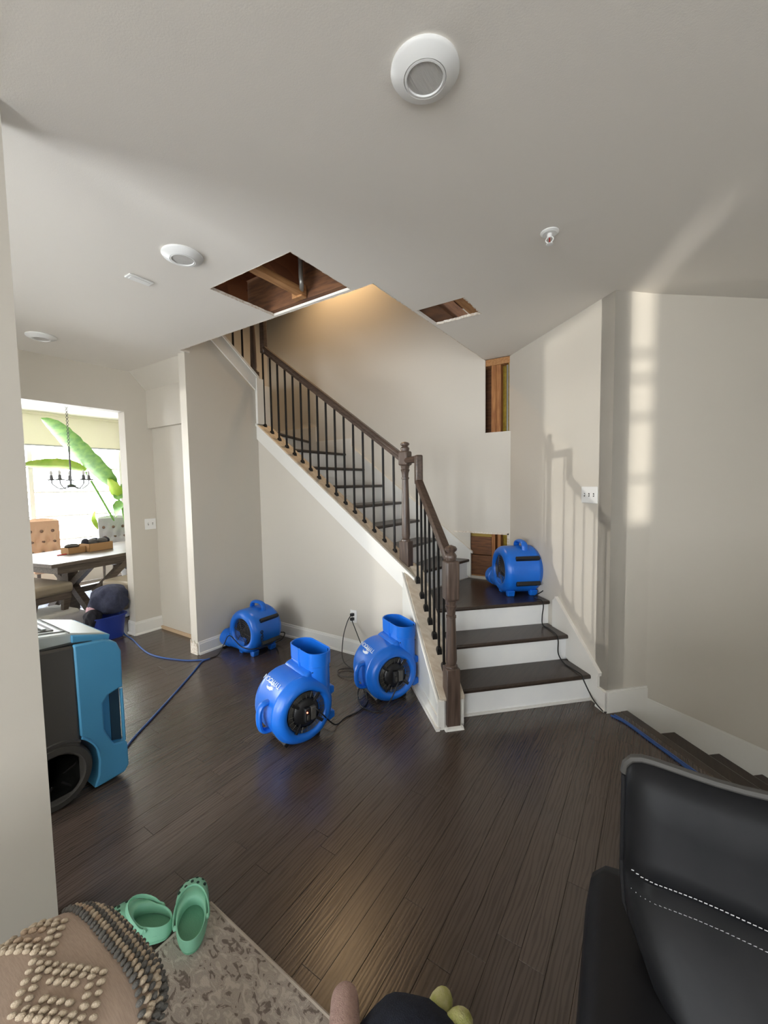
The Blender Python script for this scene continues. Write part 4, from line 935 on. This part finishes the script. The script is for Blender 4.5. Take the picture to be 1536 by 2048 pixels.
# ================================================================== CUSHION ON OTTOMAN
ot = thing('ottoman', 'low grey upholstered ottoman under the braided cushion', 'ottoman', (-0.93, 0.02, 0))
MB().box((-0.15, -0.35, 0.04), (0.14, 0.24, 0.495)).build('seat', M['greyfab'], ot, bevel=0.03, seg=3)
for sx in (-1, 1):
    for sy in (-0.38, 0.2): MB().box((sx * 0.11 - 0.02, sy - 0.02, 0), (sx * 0.11 + 0.02, sy + 0.02, 0.05)).build('leg', M['table'], ot)
cu = thing('throw_cushion', 'beige woven cushion with raised cream diamonds and a grey braided border', 'cushion', (-0.905, 0.095, 0.575))
PX, PY, PH = 0.195, 0.285, 0.08
def sup(u, v, z): return Vector((u, v, z))
def pillow_z(u, v):
    a = max(0.0, 1 - abs(u / PX) ** 3.2); b = max(0.0, 1 - abs(v / PY) ** 3.2)
    return PH * (a * b) ** 0.42
rings_n = 26; vs = []; fs = []
def sq(k, n, sc):
    a = 2 * PI * k / n; c, s_ = math.cos(a), math.sin(a); r = ((abs(c) / PX) ** 4 + (abs(s_) / PY) ** 4) ** -0.25
    return (r * sc * c, r * sc * s_)
NB = 72
rg = []
for i, sc in enumerate([0.03, 0.2, 0.4, 0.6, 0.75, 0.86, 0.93, 0.97, 0.995]):
    rg.append([Vector((*sq(k, NB, sc), 0.08 * (1 - sc ** 4) ** 0.5)) for k in range(NB)])
for sc in [0.995, 0.97, 0.9, 0.7, 0.4, 0.05]:
    rg.append([Vector((*sq(k, NB, sc), -0.08 * (1 - sc ** 4) ** 0.5)) for k in range(NB)])
mb = MB(); mb.loft(rg); mb.build('cover', M['linen'], cu, smooth=True, angle=80)
def surf(u, v):
    e = ((abs(u) / PX) ** 4 + (abs(v) / PY) ** 4) ** 0.25
    e = min(e, 0.999); return 0.08 * (1 - e ** 4) ** 0.5
bead = MB(); bead.ball((0, 0, 0), (0.0086, 0.0056, 0.0056), 10, 6)
bm_w = bead.build('tuft', M['yarnw'], cu, smooth=True); 
me_w = bm_w.data; bpy.data.objects.remove(bm_w)
def mesh_with(m_, src):
    me = src.copy(); me.materials.clear(); me.materials.append(m_); return me
me_g = mesh_with(M['yarng'], me_w); me_b = mesh_with(M['yarnb'], me_w)
def bd(name, me, loc, rz, sc=1.0):
    o = bpy.data.objects.new(name, me); C.objects.link(o); o.parent = cu; o.location = loc; o.rotation_euler = (random.uniform(-.2, .2), random.uniform(-.2, .2), rz); o.scale = (sc * random.uniform(.88, 1.12),) * 3; return o
for (cx_, cy_, k_) in ((0.045, 0.140, 1.0), (-0.125, 0.150, 0.85)):
    A_, B_ = Vector((0.098, 0.008)) * k_, Vector((0.026, 0.058)) * k_
    for R_ in (0.34, 0.72, 1.0):
        for q in range(4):
            p0_, p1_ = [(A_, B_), (B_, -A_), (-A_, -B_), (-B_, A_)][q]; p0_, p1_ = p0_ * R_, p1_ * R_
            n = max(1, int((p1_ - p0_).length / 0.0150))
            for i in range(n):
                t = p0_.lerp(p1_, i / n); u, v2 = cx_ + t.x, cy_ + t.y
                if abs(u) < PX * .93 and v2 < PY * 0.76: bd('tuft', me_b if (R_ < 0.5 and k_ < 1) else me_w, (u, v2, surf(u, v2) + 0.003), 0.9 + random.uniform(-.2, .2), 0.88)
# braided border rows along the far side and the outer side
rows = [(0.80, me_g), (0.845, me_w), (0.885, me_g), (0.92, me_w), (0.95, me_g), (0.975, me_w), (0.995, me_g), (1.0, me_g)]
for j, (sc, me) in enumerate(rows):
    zz = [None] * 6 + [0.010, -0.014]; zz = zz[j]
    if j < 5:
        sel = [Vector((-0.172 + 0.358 * k / 400, PY * sc * (1 - 0.13 * abs((-0.172 + 0.358 * k / 400) / PX) ** 5))) for k in range(401)][::-1]
    else:
        sel = [Vector(sq(k / 6, NB, sc)) for k in range(NB * 6)]; sel = [p for p in sel if p.y > -0.02 and p.x > -0.17]
        sel.sort(key=lambda p: math.atan2(p.y, p.x))
    tot = 0
    for a, b in zip(sel, sel[1:]):
        tot += (b - a).length
        if tot > 0.0122:
            tot = 0; d = (b - a); nr = Vector((d.y, -d.x)).normalized()
            if j < 5 and ((abs(a.x) / PX) ** 4 + (abs(a.y) / PY) ** 4) > 1: continue
            me_use = me if not (me is me_w and random.random() < 0.12) else me_b
            off = 0.002 if zz is None else 0.005
            bd('braid_stitch', me_use, (a.x + nr.x * off, a.y + nr.y * off, surf(a.x, a.y) + 0.003 if zz is None else zz), math.atan2(nr.y, nr.x) + 0.35, 0.92)
cu.rotation_euler = (0, 0, math.radians(1))

# ================================================================== SOFA
so = thing('leather_sofa', 'black leather sofa with piped back cushion and pale stitching', 'sofa', (0.85, 0.95, 0))
def FO(mb, name, m, par=None, **k): mb.v = [(v[0] - 0.85, v[1] - 0.95, v[2]) for v in mb.v]; return mb.build(name, m, par or so, **k)
FO(MB().box((0.0, 0.25, 0.08), (1.75, 1.16, 0.40)), 'base', M['leather2'], bevel=0.02)
FO(MB().box((0.02, 1.04, 0.1), (1.73, 1.17, 0.80)), 'back_frame', M['leather2'], bevel=0.03, seg=3)
for s, x0 in ((0, -0.115), (1, 1.68)):
    mb = MB(); prof = [(0.0, 0.04), (0.20, 0.04), (0.205, 0.50), (0.198, 0.575), (0.165, 0.612), (0.10, 0.620), (0.035, 0.612), (0.006, 0.58), (-0.004, 0.5)]
    def ring_at(y, sc=1.0, dz=0): return [Vector((x0 + 0.1 + (u - 0.1) * sc, y, 0.04 + (v - 0.04) * (0.5 + sc / 2) + dz)) for u, v in prof]
    mb.loft([ring_at(1.165, 0.86), ring_at(1.15, 0.97), ring_at(1.12, 1.0), ring_at(0.8), ring_at(0.745), ring_at(0.735, 0.975), ring_at(0.725), ring_at(0.3), ring_at(0.24, 0.97), ring_at(0.22, 0.8)])
    FO(mb, 'armrest', M['leather2'], smooth=True, angle=70)
def cushion(x0, x1):
    # profile through the back cushion: (y, z) front, bulging below the seam
    fz = [(1.035, 0.968), (1.005, 0.962), (0.985, 0.93), (0.975, 0.87), (0.962, 0.80), (0.952, 0.768), (0.962, 0.757), (0.945, 0.742), (0.905, 0.69), (0.860, 0.62), (0.825, 0.54), (0.83, 0.46), (0.90, 0.42), (1.04, 0.42)]
    n = 26; rings = []
    for i in range(n + 1):
        t = (1 - math.cos(PI * i / n)) / 2; x = x0 + (x1 - x0) * t; e = min(t, 1 - t) * (x1 - x0); k = min(1.0, e / 0.06); k = math.sqrt(max(0.0, 1 - (1 - k) ** 2))
        ring = []
        for (y, z) in fz:
            sag = -0.035 * (1 - k) ** 2 if z > 0.9 else 0
            low_ = max(0.0, 0.70 - z); xs = x + (low_ * 0.50 if x0 < 0.1 and t < 0.5 else 0) * (1 - t * 2)
            ring.append(Vector((xs, 1.035 - (1.035 - y) * (0.42 + 0.58 * k), z + sag + 0.006 * math.sin(x * 17 + z * 9) * k)))
        rings.append(ring)
    mb = MB(); mb.loft(rings); c = FO(mb, 'back_cushion', M['leather'], smooth=True, angle=75)
    mb = MB(); mb.tube([p + Vector((-0.001, 0, 0)) for p in rings[0][:12]], 0.0055, 8); FO(mb, 'piping', M['leather2'], c, smooth=True)
    mb = MB(); mb.tube([(r[0].x, r[0].y - 0.01, r[0].z) for r in rings], 0.009, 8); FO(mb, 'piping', M['piping'], c, smooth=True)
    for off, idx, dz in ((0.0, 5, 0.004), (0.0, 7, -0.003)):
        mb = MB(); xx = x0 + 0.014
        while xx < min(x1, 0.9) - 0.05:
            t = math.acos(1 - 2 * (xx - x0) / (x1 - x0)) / PI; i = min(n - 1, int(t * n)); f = t * n - i; p = rings[i][idx].lerp(rings[i + 1][idx], f)
            mb.tube([(xx, p.y - 0.0015, p.z + dz), (xx + 0.0048, p.y - 0.0015, p.z + dz)], 0.0009, 5); xx += 0.0075
        o = FO(mb, 'stitching', M['stitch'], c)
    return c
cushion(-0.045, 0.84); cushion(0.85, 1.70)
FO(MB().box((0.10, 0.26, 0.38), (0.865, 0.86, 0.50)), 'seat_cushion', M['leather'], bevel=0.05, seg=4); FO(MB().box((0.875, 0.26, 0.38), (1.67, 0.86, 0.50)), 'seat_cushion', M['leather'], bevel=0.05, seg=4)
for xx in (0.05, 1.7):
    for yy in (0.32, 1.08): FO(MB().box((xx - 0.03, yy - 0.03, 0), (xx + 0.03, yy + 0.03, 0.09)), 'leg', M['black'])
so.rotation_euler = (0, 0, math.radians(4))

# ================================================================== CLOTHS AT THE FRAME'S FOOT
pk = MB(); pk.tube(bez([(-0.745, 0.868, 0.052), (-0.70, 0.81, 0.058), (-0.64, 0.735, 0.06), (-0.56, 0.63, 0.055)], 6), [0.018, 0.032, 0.039] + [0.041 + 0.0006 * k for k in range(16)], 16)
tag(pk.build('rolled_fleece', M['pink'], sub=1, smooth=True), 'dusty pink rolled fleece on the floor beside the navy bundle', 'cloth')
nb_ = thing('fleece_bundle', 'dark navy fleece bundle with pale lime edges showing, beside the pink roll', 'cloth', (-0.515, 0.865, 0))
mb = MB(); rgs = []
for i in range(9):
    ph = PI / 2 * i / 8; r = math.cos(ph); ring = []
    for k in range(32):
        th = 2 * PI * k / 32; w = 1 + 0.05 * math.sin(3 * th + i * 0.4) + 0.03 * math.sin(7 * th)
        ring.append(Vector((0.155 * r * math.cos(th) * w, 0.12 * r * math.sin(th) * w, 0.004 + 0.12 * math.sin(ph))))
    rgs.append(ring)
mb.loft(rgs[:-1]); mb.v = [tuple(Matrix.Rotation(0.5, 3, 'Z') @ Vector(v)) for v in mb.v]; mb.build('navy_cloth', M['navy'], nb_, smooth=True, angle=80)
for (cx_, cy_, r_, a_) in ((0.025, 0.118, 0.050, -0.2), (0.085, 0.105, 0.052, -0.6)):
    mb = MB(); R = Matrix.Translation((cx_, cy_, 0.045)) @ Matrix.Rotation(a_, 4, 'Z'); mb.ball((0, 0, 0), (r_ * 0.62, r_ * 0.9, 0.045), 14, 9, R); mb.build('lime_edge', M['lime'], nb_, smooth=True)

# ================================================================== DINING ROOM
def dining_window(n, y0, y1, nm):
    win = st(bpy.data.objects.new('window_%d' % n, None)); C.objects.link(win); win.location = (-8.06, (y0 + y1) / 2, 1.5)
    def WO(mb, name, m): mb.v = [(v[0] + 8.06, v[1] - (y0 + y1) / 2, v[2] - 1.5) for v in mb.v]; return mb.build(name, m, win)
    z0, z1 = 0.35, 2.65
    for a, b in (((-8.10, y0, z0), (-8.02, y0 + 0.05, z1)), ((-8.10, y1 - 0.05, z0), (-8.02, y1, z1)), ((-8.10, y0, z0), (-8.02, y1, z0 + 0.06)), ((-8.10, y0, z1 - 0.06), (-8.02, y1, z1))):
        WO(MB().box(a, b), 'window_frame', M['white'])
    for k in range(1, nm): yy = y0 + (y1 - y0) * k / nm; WO(MB().box((-8.09, yy - 0.03, z0), (-8.03, yy + 0.03, z1)), 'mullion', M['white'])
    for k in range(1, 6): zz = z0 + (z1 - z0) * k / 6; WO(MB().box((-8.08, y0, zz - 0.012), (-8.05, y1, zz + 0.012)), 'glazing_bar', M['white'])
    for k in range(nm): WO(MB().box((-8.068, y0 + (y1 - y0) * k / nm + 0.03, z0 + 0.03), (-8.064, y0 + (y1 - y0) * (k + 1) / nm - 0.03, z1 - 0.03)), 'pane', M['glass'])
dining_window(1, 1.0, 3.6, 2); dining_window(4, -0.8, -0.03, 1)  # the smaller one is unseen, added so the sun glint gets through
def living_window(n, c, dx, dy, w, h):
    e = st(bpy.data.objects.new('window_%d' % n, None)); C.objects.link(e); e.location = c
    R = Matrix(((dx[0], dy[0], 0, 0), (dx[1], dy[1], 0, 0), (0, 0, 1, 0), (0, 0, 0, 1))); e.rotation_euler = R.to_euler()
    for a, b in (((-w/2, -.03, -h/2), (-w/2+.06, .03, h/2)), ((w/2-.06, -.03, -h/2), (w/2, .03, h/2)), ((-w/2, -.03, -h/2), (w/2, .03, -h/2+.06)), ((-w/2, -.03, h/2-.06), (w/2, .03, h/2))):
        MB().box(a, b).build('window_frame', M['white'], e)
    for k in (1, 2): MB().box((-w/2 + w*k/3 - .03, -.025, -h/2), (-w/2 + w*k/3 + .03, .025, h/2)).build('mullion', M['white'], e)
    MB().box((-w/2, -.02, -.02), (w/2, .02, .02)).build('glazing_bar', M['white'], e)
    MB().box((-w/2 + .03, -.002, -h/2 + .03), (w/2 - .03, .002, h/2 - .03)).build('pane', M['glass'], e)
living_window(2, (0.1, -4.57, 1.45), (1, 0), (0, 1), 2.6, 2.1)
e = st(bpy.data.objects.new('window_6', None)); C.objects.link(e); e.location = (2.797, -4.5, 1.23)  # unseen slit, added to cut the rear glint to a narrow wall patch
for a_, b_ in ((-0.147, -0.031), (0.031, 0.147)): MB().box((a_, -0.012, -0.33), (b_, 0.0, 0.33)).build('slit_mask', M['white'], e)
for zz in (1.372, 1.313, 1.224, 1.077): MB().box((-0.032, -0.02, zz - 1.236), (0.032, 0.0, zz - 1.224)).build('glazing_bar', M['white'], e)  # added bars, spaced to cast the dark lines across that patch
MB().box((-0.031, -0.07, -0.33), (0.031, -0.066, 0.33)).build('pane', M['glass'], e)
living_window(5, (3.47, -1.6, 1.45), (0, 1), (-1, 0), 1.2, 2.1)
living_window(3, (-2.65, -1.76, 1.3), (1, 0), (0, 1), 1.5, 2.2)  # unseen hall window, added to brighten the hall and stair walls
sh = thing('window_shade', 'cream fabric shade pulled down over the top of the dining room window', 'window shade', (-7.95, 2.2, 2.7))
mb = MB(); mb.prism([(-0.75, 0), (1.40, 0), (1.40, -0.47), (-0.75, -0.47)], lambda u, v, d: Vector((d, u, v)), -0.004, 0.004); mb.build('shade_fabric', M['shade'], sh)
MB().box((-0.03, -0.75, -0.01), (0.03, 1.40, 0.03)).build('head_rail', M['shade'], sh); MB().tube([(0, -0.75, -0.475), (0, 1.40, -0.475)], 0.012, 8).build('hem_bar', M['clay'], sh)
ct = thing('curtain_panel', 'grey green curtain hanging at the edge of the dining room window', 'curtain', (-7.9, 3.70, 0.02))
mb = MB(); pl_ = [(0.03 * math.sin(k * 1.3), -0.12 + 0.02 * k) for k in range(13)]
mb.prism(pl_ + [(a + 0.012, b) for a, b in reversed(pl_)], lambda u, v, d: Vector((u, v, d)), 0, 2.55); mb.build('fabric', mat('sage_curtain', srgb(150, 150, 132), 0.95), ct)
# table
tb = thing('dining_table', 'weathered brown trestle dining table with crossed braces beyond the opening', 'table', (-6.08, 2.62, 0), (0, 0, math.radians(12)))
def bx(par, name, m, a, b, bevel=0.004): return MB().box(a, b).build(name, m, par, bevel=bevel)
bx(tb, 'tabletop', M['table'], (-0.55, -1.12, 0.71), (0.55, 1.12, 0.75)); bx(tb, 'apron', M['table'], (-0.47, -1.02, 0.62), (0.47, 1.02, 0.71))
for yy in (-0.62, 0.62):
    bx(tb, 'trestle_post', M['table'], (-0.06, yy - 0.06, 0.08), (0.06, yy + 0.06, 0.64)); bx(tb, 'trestle_foot', M['table'], (-0.42, yy - 0.05, 0), (0.42, yy + 0.05, 0.085))
    for s in (-1, 1):
        mb = MB(); mb.tube([(s * 0.38, yy, 0.07), (0, yy, 0.42)], 0.055, 4, sq=True); mb.build('brace', M['table'], tb)
        mb = MB(); mb.tube([(s * 0.38, yy, 0.64), (0, yy, 0.36)], 0.05, 4, sq=True); mb.build('brace', M['table'], tb)
mb = MB(); mb.tube([(0.0, -0.6, 0.30), (0.0, 0.6, 0.30)], 0.05, 4, sq=True); mb.build('stretcher', M['table'], tb)
for s in (-1, 1):
    mb = MB(); mb.tube([(0.44, s * 0.62, 0.32), (0.44, s * 0.18, 0.66)], 0.05, 4, sq=True); mb.build('brace', M['table'], tb)
for p_, q_, n_ in (((0.40, 0.20, 0.30), (0.40, 0.20, 0.64), 'trestle_post'), ((0.40, 0.20, 0.33), (0.40, -0.30, 0.64), 'brace'), ((0.40, 0.20, 0.33), (0.40, 0.70, 0.64), 'brace'), ((0.40, 0.20, 0.36), (0.40, -0.28, 0.03), 'brace')):
    mb = MB(); mb.tube([p_, q_], 0.058, 4, sq=True); mb.build(n_, M['table'], tb)
# benches
def bench(label, loc, rz, w, d):
    o = thing('bench', label, 'bench', loc, (0, 0, math.radians(rz)), group='taupe dining benches')
    MB().box((-w/2, -d/2, 0.40), (w/2, d/2, 0.515)).build('padded_seat', M['taupe'], o, bevel=0.035, seg=4); MB().box((-w/2 + .02, -d/2 + .02, 0.33), (w/2 - .02, d/2 - .02, 0.41)).build('apron', M['table'], o, bevel=0.004)
    for sx in (-1, 1):
        for sy in (-1, 1):
            x_, y_ = sx * (w/2 - .06), sy * (d/2 - .06); mb = MB(); mb.tube([(x_, y_, 0.34), (x_ - sx*.03, y_, 0.2), (x_ + sx*.01, y_, 0.0)], [0.05, 0.035, 0.045], 4, sq=True); mb.build('leg', M['table'], o)
    return o
bench('taupe padded bench at the near end of the dining table, dark cloth on it', (-5.86, 1.56, 0), 12, 0.95, 0.44)
bench('taupe padded bench along the near side of the dining table, behind the laundry tub', (-5.12, 2.60, 0), 102, 1.0, 0.46)
BT = mat('dark_button_fabric', srgb(120, 96, 82), 0.8)
def tufted(label, loc, rz, m, w=0.5, zt=1.10):
    o = thing('tufted_chair', label, 'chair', loc, (0, 0, math.radians(rz)))   # faces local -Y
    mb = MB(); n = 14; rings = []
    def zz(i, j): 
        u, v = i / n, j / n; b = 0.0
        for q in range(3):
            for p_ in range(3 + q % 2):
                cu_ = (p_ + (0.5 if q % 2 == 0 else 0.08)) / 3.15; cv_ = 0.25 + q * 0.25
                b -= 0.05 * math.exp(-((u - cu_) ** 2 + (v - cv_) ** 2) * 160)
        return b
    vs = []; fs = []
    for j in range(n + 1):
        for i in range(n + 1):
            u, v = i / n, j / n; ed = min(u, 1 - u, v, 1 - v) * 6; ed = min(1, ed); vs.append((w * (u - .5), 0.14 - 0.06 * math.sqrt(ed) - zz(i, j) + 0.08 * v, 0.48 + (zt - 0.48 + 0.03 * math.sin(PI * u)) * v))
    for j in range(n):
        for i in range(n): a = j * (n + 1) + i; fs.append((a, a + 1, a + n + 2, a + n + 1))
    mb.add(vs, fs); mb.box((-w/2, 0.15, 0.48), (w/2, 0.22, zt - 0.01)); mb.build('backrest', m, o, smooth=True, angle=70)
    for q in range(3):
        for p_ in range(3):
            MB().ball((w * ((p_ + (0.5 if q % 2 == 0 else 0.58)) / 3.15 - .5), 0.120 + 0.02 * q, 0.48 + (zt - .48) * (0.25 + q * .25)), 0.025, 10, 6).build('button', BT, o, smooth=True)
    MB().box((-w/2, -0.33, 0.40), (w/2, 0.2, 0.50)).build('seat', m, o, bevel=0.03, seg=3)
    for sx in (-1, 1):
        for sy in (-0.28, 0.18): mb = MB(); mb.tube([(sx * (w/2 - .05), sy, 0.41), (sx * (w/2 - .04), sy, 0)], [0.028, 0.018], 4, sq=True); mb.build('leg', M['table'], o)
    return o
tufted('tan button-tufted chair behind the far side of the dining table', (-7.25, 2.19, 0), 84, M['tan'], 0.40, 1.10)
tufted('pale grey button-tufted chair at the table end near the plant', (-7.08, 3.06, 0), 84, M['greyfab'], 0.42, 1.09)
# things on the table
def tbox(name, label, a, w, d, h, rz):
    o = thing(name, label, 'box', (*a, 0.752), (0, 0, math.radians(rz)))
    mb = MB(); t = 0.006
    for p, q in (((-w/2, -d/2, 0), (w/2, d/2, t)), ((-w/2, -d/2, 0), (-w/2 + t, d/2, h)), ((w/2 - t, -d/2, 0), (w/2, d/2, h)), ((-w/2, -d/2, 0), (w/2, -d/2 + t, h)), ((-w/2, d/2 - t, 0), (w/2, d/2, h))): mb.box(p, q)
    mb.build('tray', M['card'], o); return o
tbox('cardboard_tray', 'small open cardboard box on the dining table, nearer the tan chair', (-6.05, 2.10), 0.15, 0.20, 0.075, 12)
tbox('cardboard_tray', 'larger open cardboard box full of dark packets on the dining table', (-6.07, 2.36), 0.20, 0.30, 0.10, 12)
PL = ['dark packet in the larger cardboard box, at the end by the small box', 'grey packet in the larger cardboard box, second from the small box', 'dark packet in the middle of the larger cardboard box', 'grey packet in the larger cardboard box, second from its far end', 'dark packet in the larger cardboard box, at the end by the plant']
def packet(i, loc, s, m, lab):
    o = thing('packet', PL[i], 'packet', loc, (0, 0, 0.4 * i), group='dark packets in the larger cardboard box')
    mb = MB(); mb.ball((0, 0, 0), s, 10, 7); mb.build('wrapper', m, o, smooth=True); return o
for i in range(5):
    packet(i, (-6.07 + 0.03 * ((i % 2) * 2 - 1), 2.25 + 0.055 * i, 0.862), (0.065, 0.045, 0.05), M['dark'] if i % 2 == 0 else M['grey'], 'dark packet lying in the larger cardboard box on the table')
o = thing('small_bag', 'dark crumpled bag in the small cardboard box on the table', 'bag', (-6.06, 2.09, 0.84)); mb = MB(); mb.ball((0, 0, 0), (0.05, 0.085, 0.03), 10, 6); mb.build('body', M['grey'], o, smooth=True)
mk = MB(); mk.tube([(-5.95, 1.90, 0.759), (-5.98, 2.00, 0.759)], [0.008, 0.007], 8); tag(mk.build('red_marker', mat('red_plastic', srgb(200, 50, 50), 0.4), smooth=True), 'red marker pen lying on the dining table', 'pen')
o = thing('dark_cloth', 'dark cloth heaped on the end of the taupe bench', 'cloth', (-6.22, 1.62, 0.51)); mb = MB(); mb.ball((0, 0, 0.06), (0.09, 0.1, 0.09), 12, 8); mb.build('fold', M['dark'], o, smooth=True)
# rug and floor cushion
o = MB().box((-7.2, 1.0, 0.001), (-5.3, 3.6, 0.010)).build('dining_rug', M['palerug'], bevel=0.003); tag(o, 'pale blue patterned rug beneath the dining table', 'rug')
fc = thing('floor_cushion', 'grey floor cushion with pale quilted top in front of the bench', 'cushion', (-5.62, 1.66, 0), (0, 0, 0.2))
MB().box((-0.3, -0.3, 0.0), (0.3, 0.3, 0.16)).build('bolster', M['greyfab'], fc, bevel=0.05, seg=4); MB().box((-0.22, -0.22, 0.13), (0.22, 0.22, 0.20)).build('quilted_top', mat('pale_quilt', srgb(206, 204, 196), 0.95, bump=0.5, bscale=14), fc, bevel=0.03, seg=3)
# laundry tub
lt = thing('laundry_tub', 'royal blue plastic laundry tub by the dining room jamb', 'tub', (-4.76, 1.90, 0))
rr_ = lambda z, w, d, n=28: [Vector((w * math.copysign(abs(math.cos(2*PI*k/n)) ** 0.5, math.cos(2*PI*k/n)), d * math.copysign(abs(math.sin(2*PI*k/n)) ** 0.5, math.sin(2*PI*k/n)), z)) for k in range(n)]
mb = MB(); mb.loft([rr_(0, 0.115, 0.125), rr_(0.02, 0.12, 0.13), rr_(0.23, 0.145, 0.155), rr_(0.232, 0.158, 0.168), rr_(0.245, 0.158, 0.168), rr_(0.245, 0.14, 0.15), rr_(0.03, 0.115, 0.125)]); mb.build('tub', M['tub'], lt, smooth=True, angle=35)
def heap(name, label, loc, s, m, seed, cat='laundry'):
    o = thing(name, label, cat, loc); r_ = random.Random(seed); mb = MB(); rings = []; a = [r_.uniform(0, 6) for _ in range(6)]
    for i in range(19):
        ph = -PI / 2 + PI * i / 18; ph = max(-1.5, min(1.5, ph)); ring = []
        for k in range(48):
            th = 2 * PI * k / 48; w = 1 + 0.13 * math.sin(3 * th + a[0] + ph) + 0.09 * math.sin(5 * th + a[1] - 3 * ph) + 0.06 * math.sin(9 * th + a[2] + 4 * ph)
            ring.append(Vector((s[0] * math.cos(ph) * math.cos(th) * w, s[1] * math.cos(ph) * math.sin(th) * w, s[2] + s[2] * math.sin(ph))))
        rings.append(ring)
    mb.loft(rings); mb.build('cloth', m, o, smooth=True, angle=80); return o
heap('hooded_fleece', 'slate blue fleece piled on top of the laundry tub', (-4.76, 1.95, 0.235), (0.16, 0.17, 0.155), M['denim'], 3)
heap('black_garment', 'black garment spilling over the rim of the laundry tub', (-4.72, 1.76, 0.15), (0.07, 0.075, 0.09), M['dark'], 9)
heap('pink_garment', 'small pink garment peeking out beside the slate blue fleece', (-4.80, 1.79, 0.25), (0.07, 0.05, 0.05), mat('pale_pink_cloth', srgb(220, 180, 190), 0.95), 5)
# chandelier
ch = thing('chandelier', 'slim nickel candle chandelier hanging on a chain over the table', 'chandelier', (-6.5, 2.28, 1.58))
MB().lathe([(1.10, 0.06), (1.14, 0.055), (1.15, 0.02)]).build('canopy', M['chrome'], ch, smooth=True)
mb = MB()
for k in range(26): mb.torus(0.013, 0.0032, (0, 0, 0.52 + 0.0225 * k), 'X' if k % 2 else 'Y', 12, 5)
mb.build('chain', M['chrome'], ch, smooth=True); MB().tube([(0, 0, 0.0), (0, 0, 0.52)], 0.010, 8).build('stem', M['chrome'], ch, smooth=True)
MB().lathe([(-0.02, 0.01), (-0.01, 0.05), (0.01, 0.055), (0.03, 0.015)]).build('hub', M['chrome'], ch, smooth=True)
for k in range(5):
    th = k * 2 * PI / 5 + 0.35; c, s = math.cos(th), math.sin(th)
    mb = MB(); mb.tube(bez([(0.03*c, 0.03*s, 0.0), (0.12*c, 0.12*s, -0.03), (0.20*c, 0.20*s, 0.03), (0.21*c, 0.21*s, 0.08)], 5), 0.007, 6); arm = mb.build('arm', M['chrome'], ch, smooth=True)
    MB().lathe([(0.075, 0.012), (0.08, 0.052), (0.092, 0.054), (0.098, 0.020), (0.15, 0.017)], (0.21*c, 0.21*s, 0)).build('candle_cup', M['chrome'], arm, smooth=True)
    MB().lathe([(0.148, 0.009), (0.165, 0.017), (0.19, 0.016), (0.215, 0.003)], (0.21*c, 0.21*s, 0)).build('bulb', M['bulb'], arm, smooth=True)
# plant
pt = thing('banana_plant', 'tall potted banana plant with broad green leaves by the dining window', 'plant', (-7.62, 3.50, 0))
MB().lathe([(0, 0.16), (0.02, 0.165), (0.34, 0.21), (0.36, 0.215), (0.36, 0.195), (0.32, 0.19)]).build('planter', M['clay'], pt, smooth=True)
def leaf(path, w, m, roll=0.0, stem=True):
    P = bez(path, 6); n = len(P); mb = MB(); rings = []
    for i, p in enumerate(P):
        t = (P[min(i+1, n-1)] - P[max(i-1, 0)]).normalized(); side = t.cross(Vector((0.35, 0.1, 1))).normalized(); side = Matrix.Rotation(roll, 3, t) @ side; up = side.cross(t)
        q = i / (n - 1); ww = w * (math.sin(PI * min(1, q * 0.96 + 0.04)) ** 0.6) * (1.0 + 0.05 * math.sin(i * 2.3))
        rings.append([p - side * ww + up * ww * 0.25, p + up * 0.004, p + side * ww + up * ww * 0.25, p - up * 0.006])
    mb.loft(rings); o = mb.build('leaf', m, pt, smooth=True, angle=80)
    return o
B0 = Vector((0, 0, 0.3)); Lc = lambda x, y, z: Vector((x + 7.62, y - 3.50, z))
def stalk(pts): mb = MB(); mb.tube(bez([tuple(B0)] + pts, 6), [0.022] + [0.016] * (6 * len(pts)), 7); mb.build('stalk', M['leaf'], pt, smooth=True)
stalk([Lc(-7.1, 3.2, 1.0), Lc(-7.0, 3.02, 1.55)])
leaf([Lc(-7.0, 3.02, 1.55), Lc(-6.95, 2.82, 1.76), Lc(-6.92, 2.50, 2.10), Lc(-6.9, 2.28, 2.36), Lc(-6.9, 2.13, 2.50)], 0.20, M['leaf'], 0.75)
stalk([Lc(-7.25, 3.1, 1.0), Lc(-7.2, 2.72, 1.80)])
leaf([Lc(-7.2, 2.72, 1.82), Lc(-7.1, 2.45, 1.88), Lc(-7.05, 2.15, 1.88), Lc(-7.0, 1.92, 1.88)], 0.11, M['lime_leaf'], 1.0)
stalk([Lc(-7.1, 3.2, 0.9), Lc(-7.0, 3.1, 1.30)])
leaf([Lc(-7.0, 3.08, 1.38), Lc(-6.95, 3.00, 1.52), Lc(-6.92, 2.90, 1.70)], 0.10, M['lime_leaf'], 0.9)
leaf([Lc(-7.0, 3.02, 1.38), Lc(-6.96, 3.09, 1.50), Lc(-6.94, 3.12, 1.62)], 0.09, M['leaf'], 0.7)
leaf([Lc(-7.0, 3.06, 1.36), Lc(-6.98, 3.05, 1.24), Lc(-6.97, 3.00, 1.10)], 0.085, M['leaf'], 0.9)
leaf([Lc(-7.0, 3.14, 1.14), Lc(-6.98, 3.20, 1.04), Lc(-6.97, 3.24, 0.98)], 0.07, M['lime_leaf'], 0.9)
leaf([Lc(-7.3, 2.85, 1.20), Lc(-7.3, 2.83, 1.05), Lc(-7.3, 2.88, 0.90)], 0.035, M['lime_leaf'], 0.9)
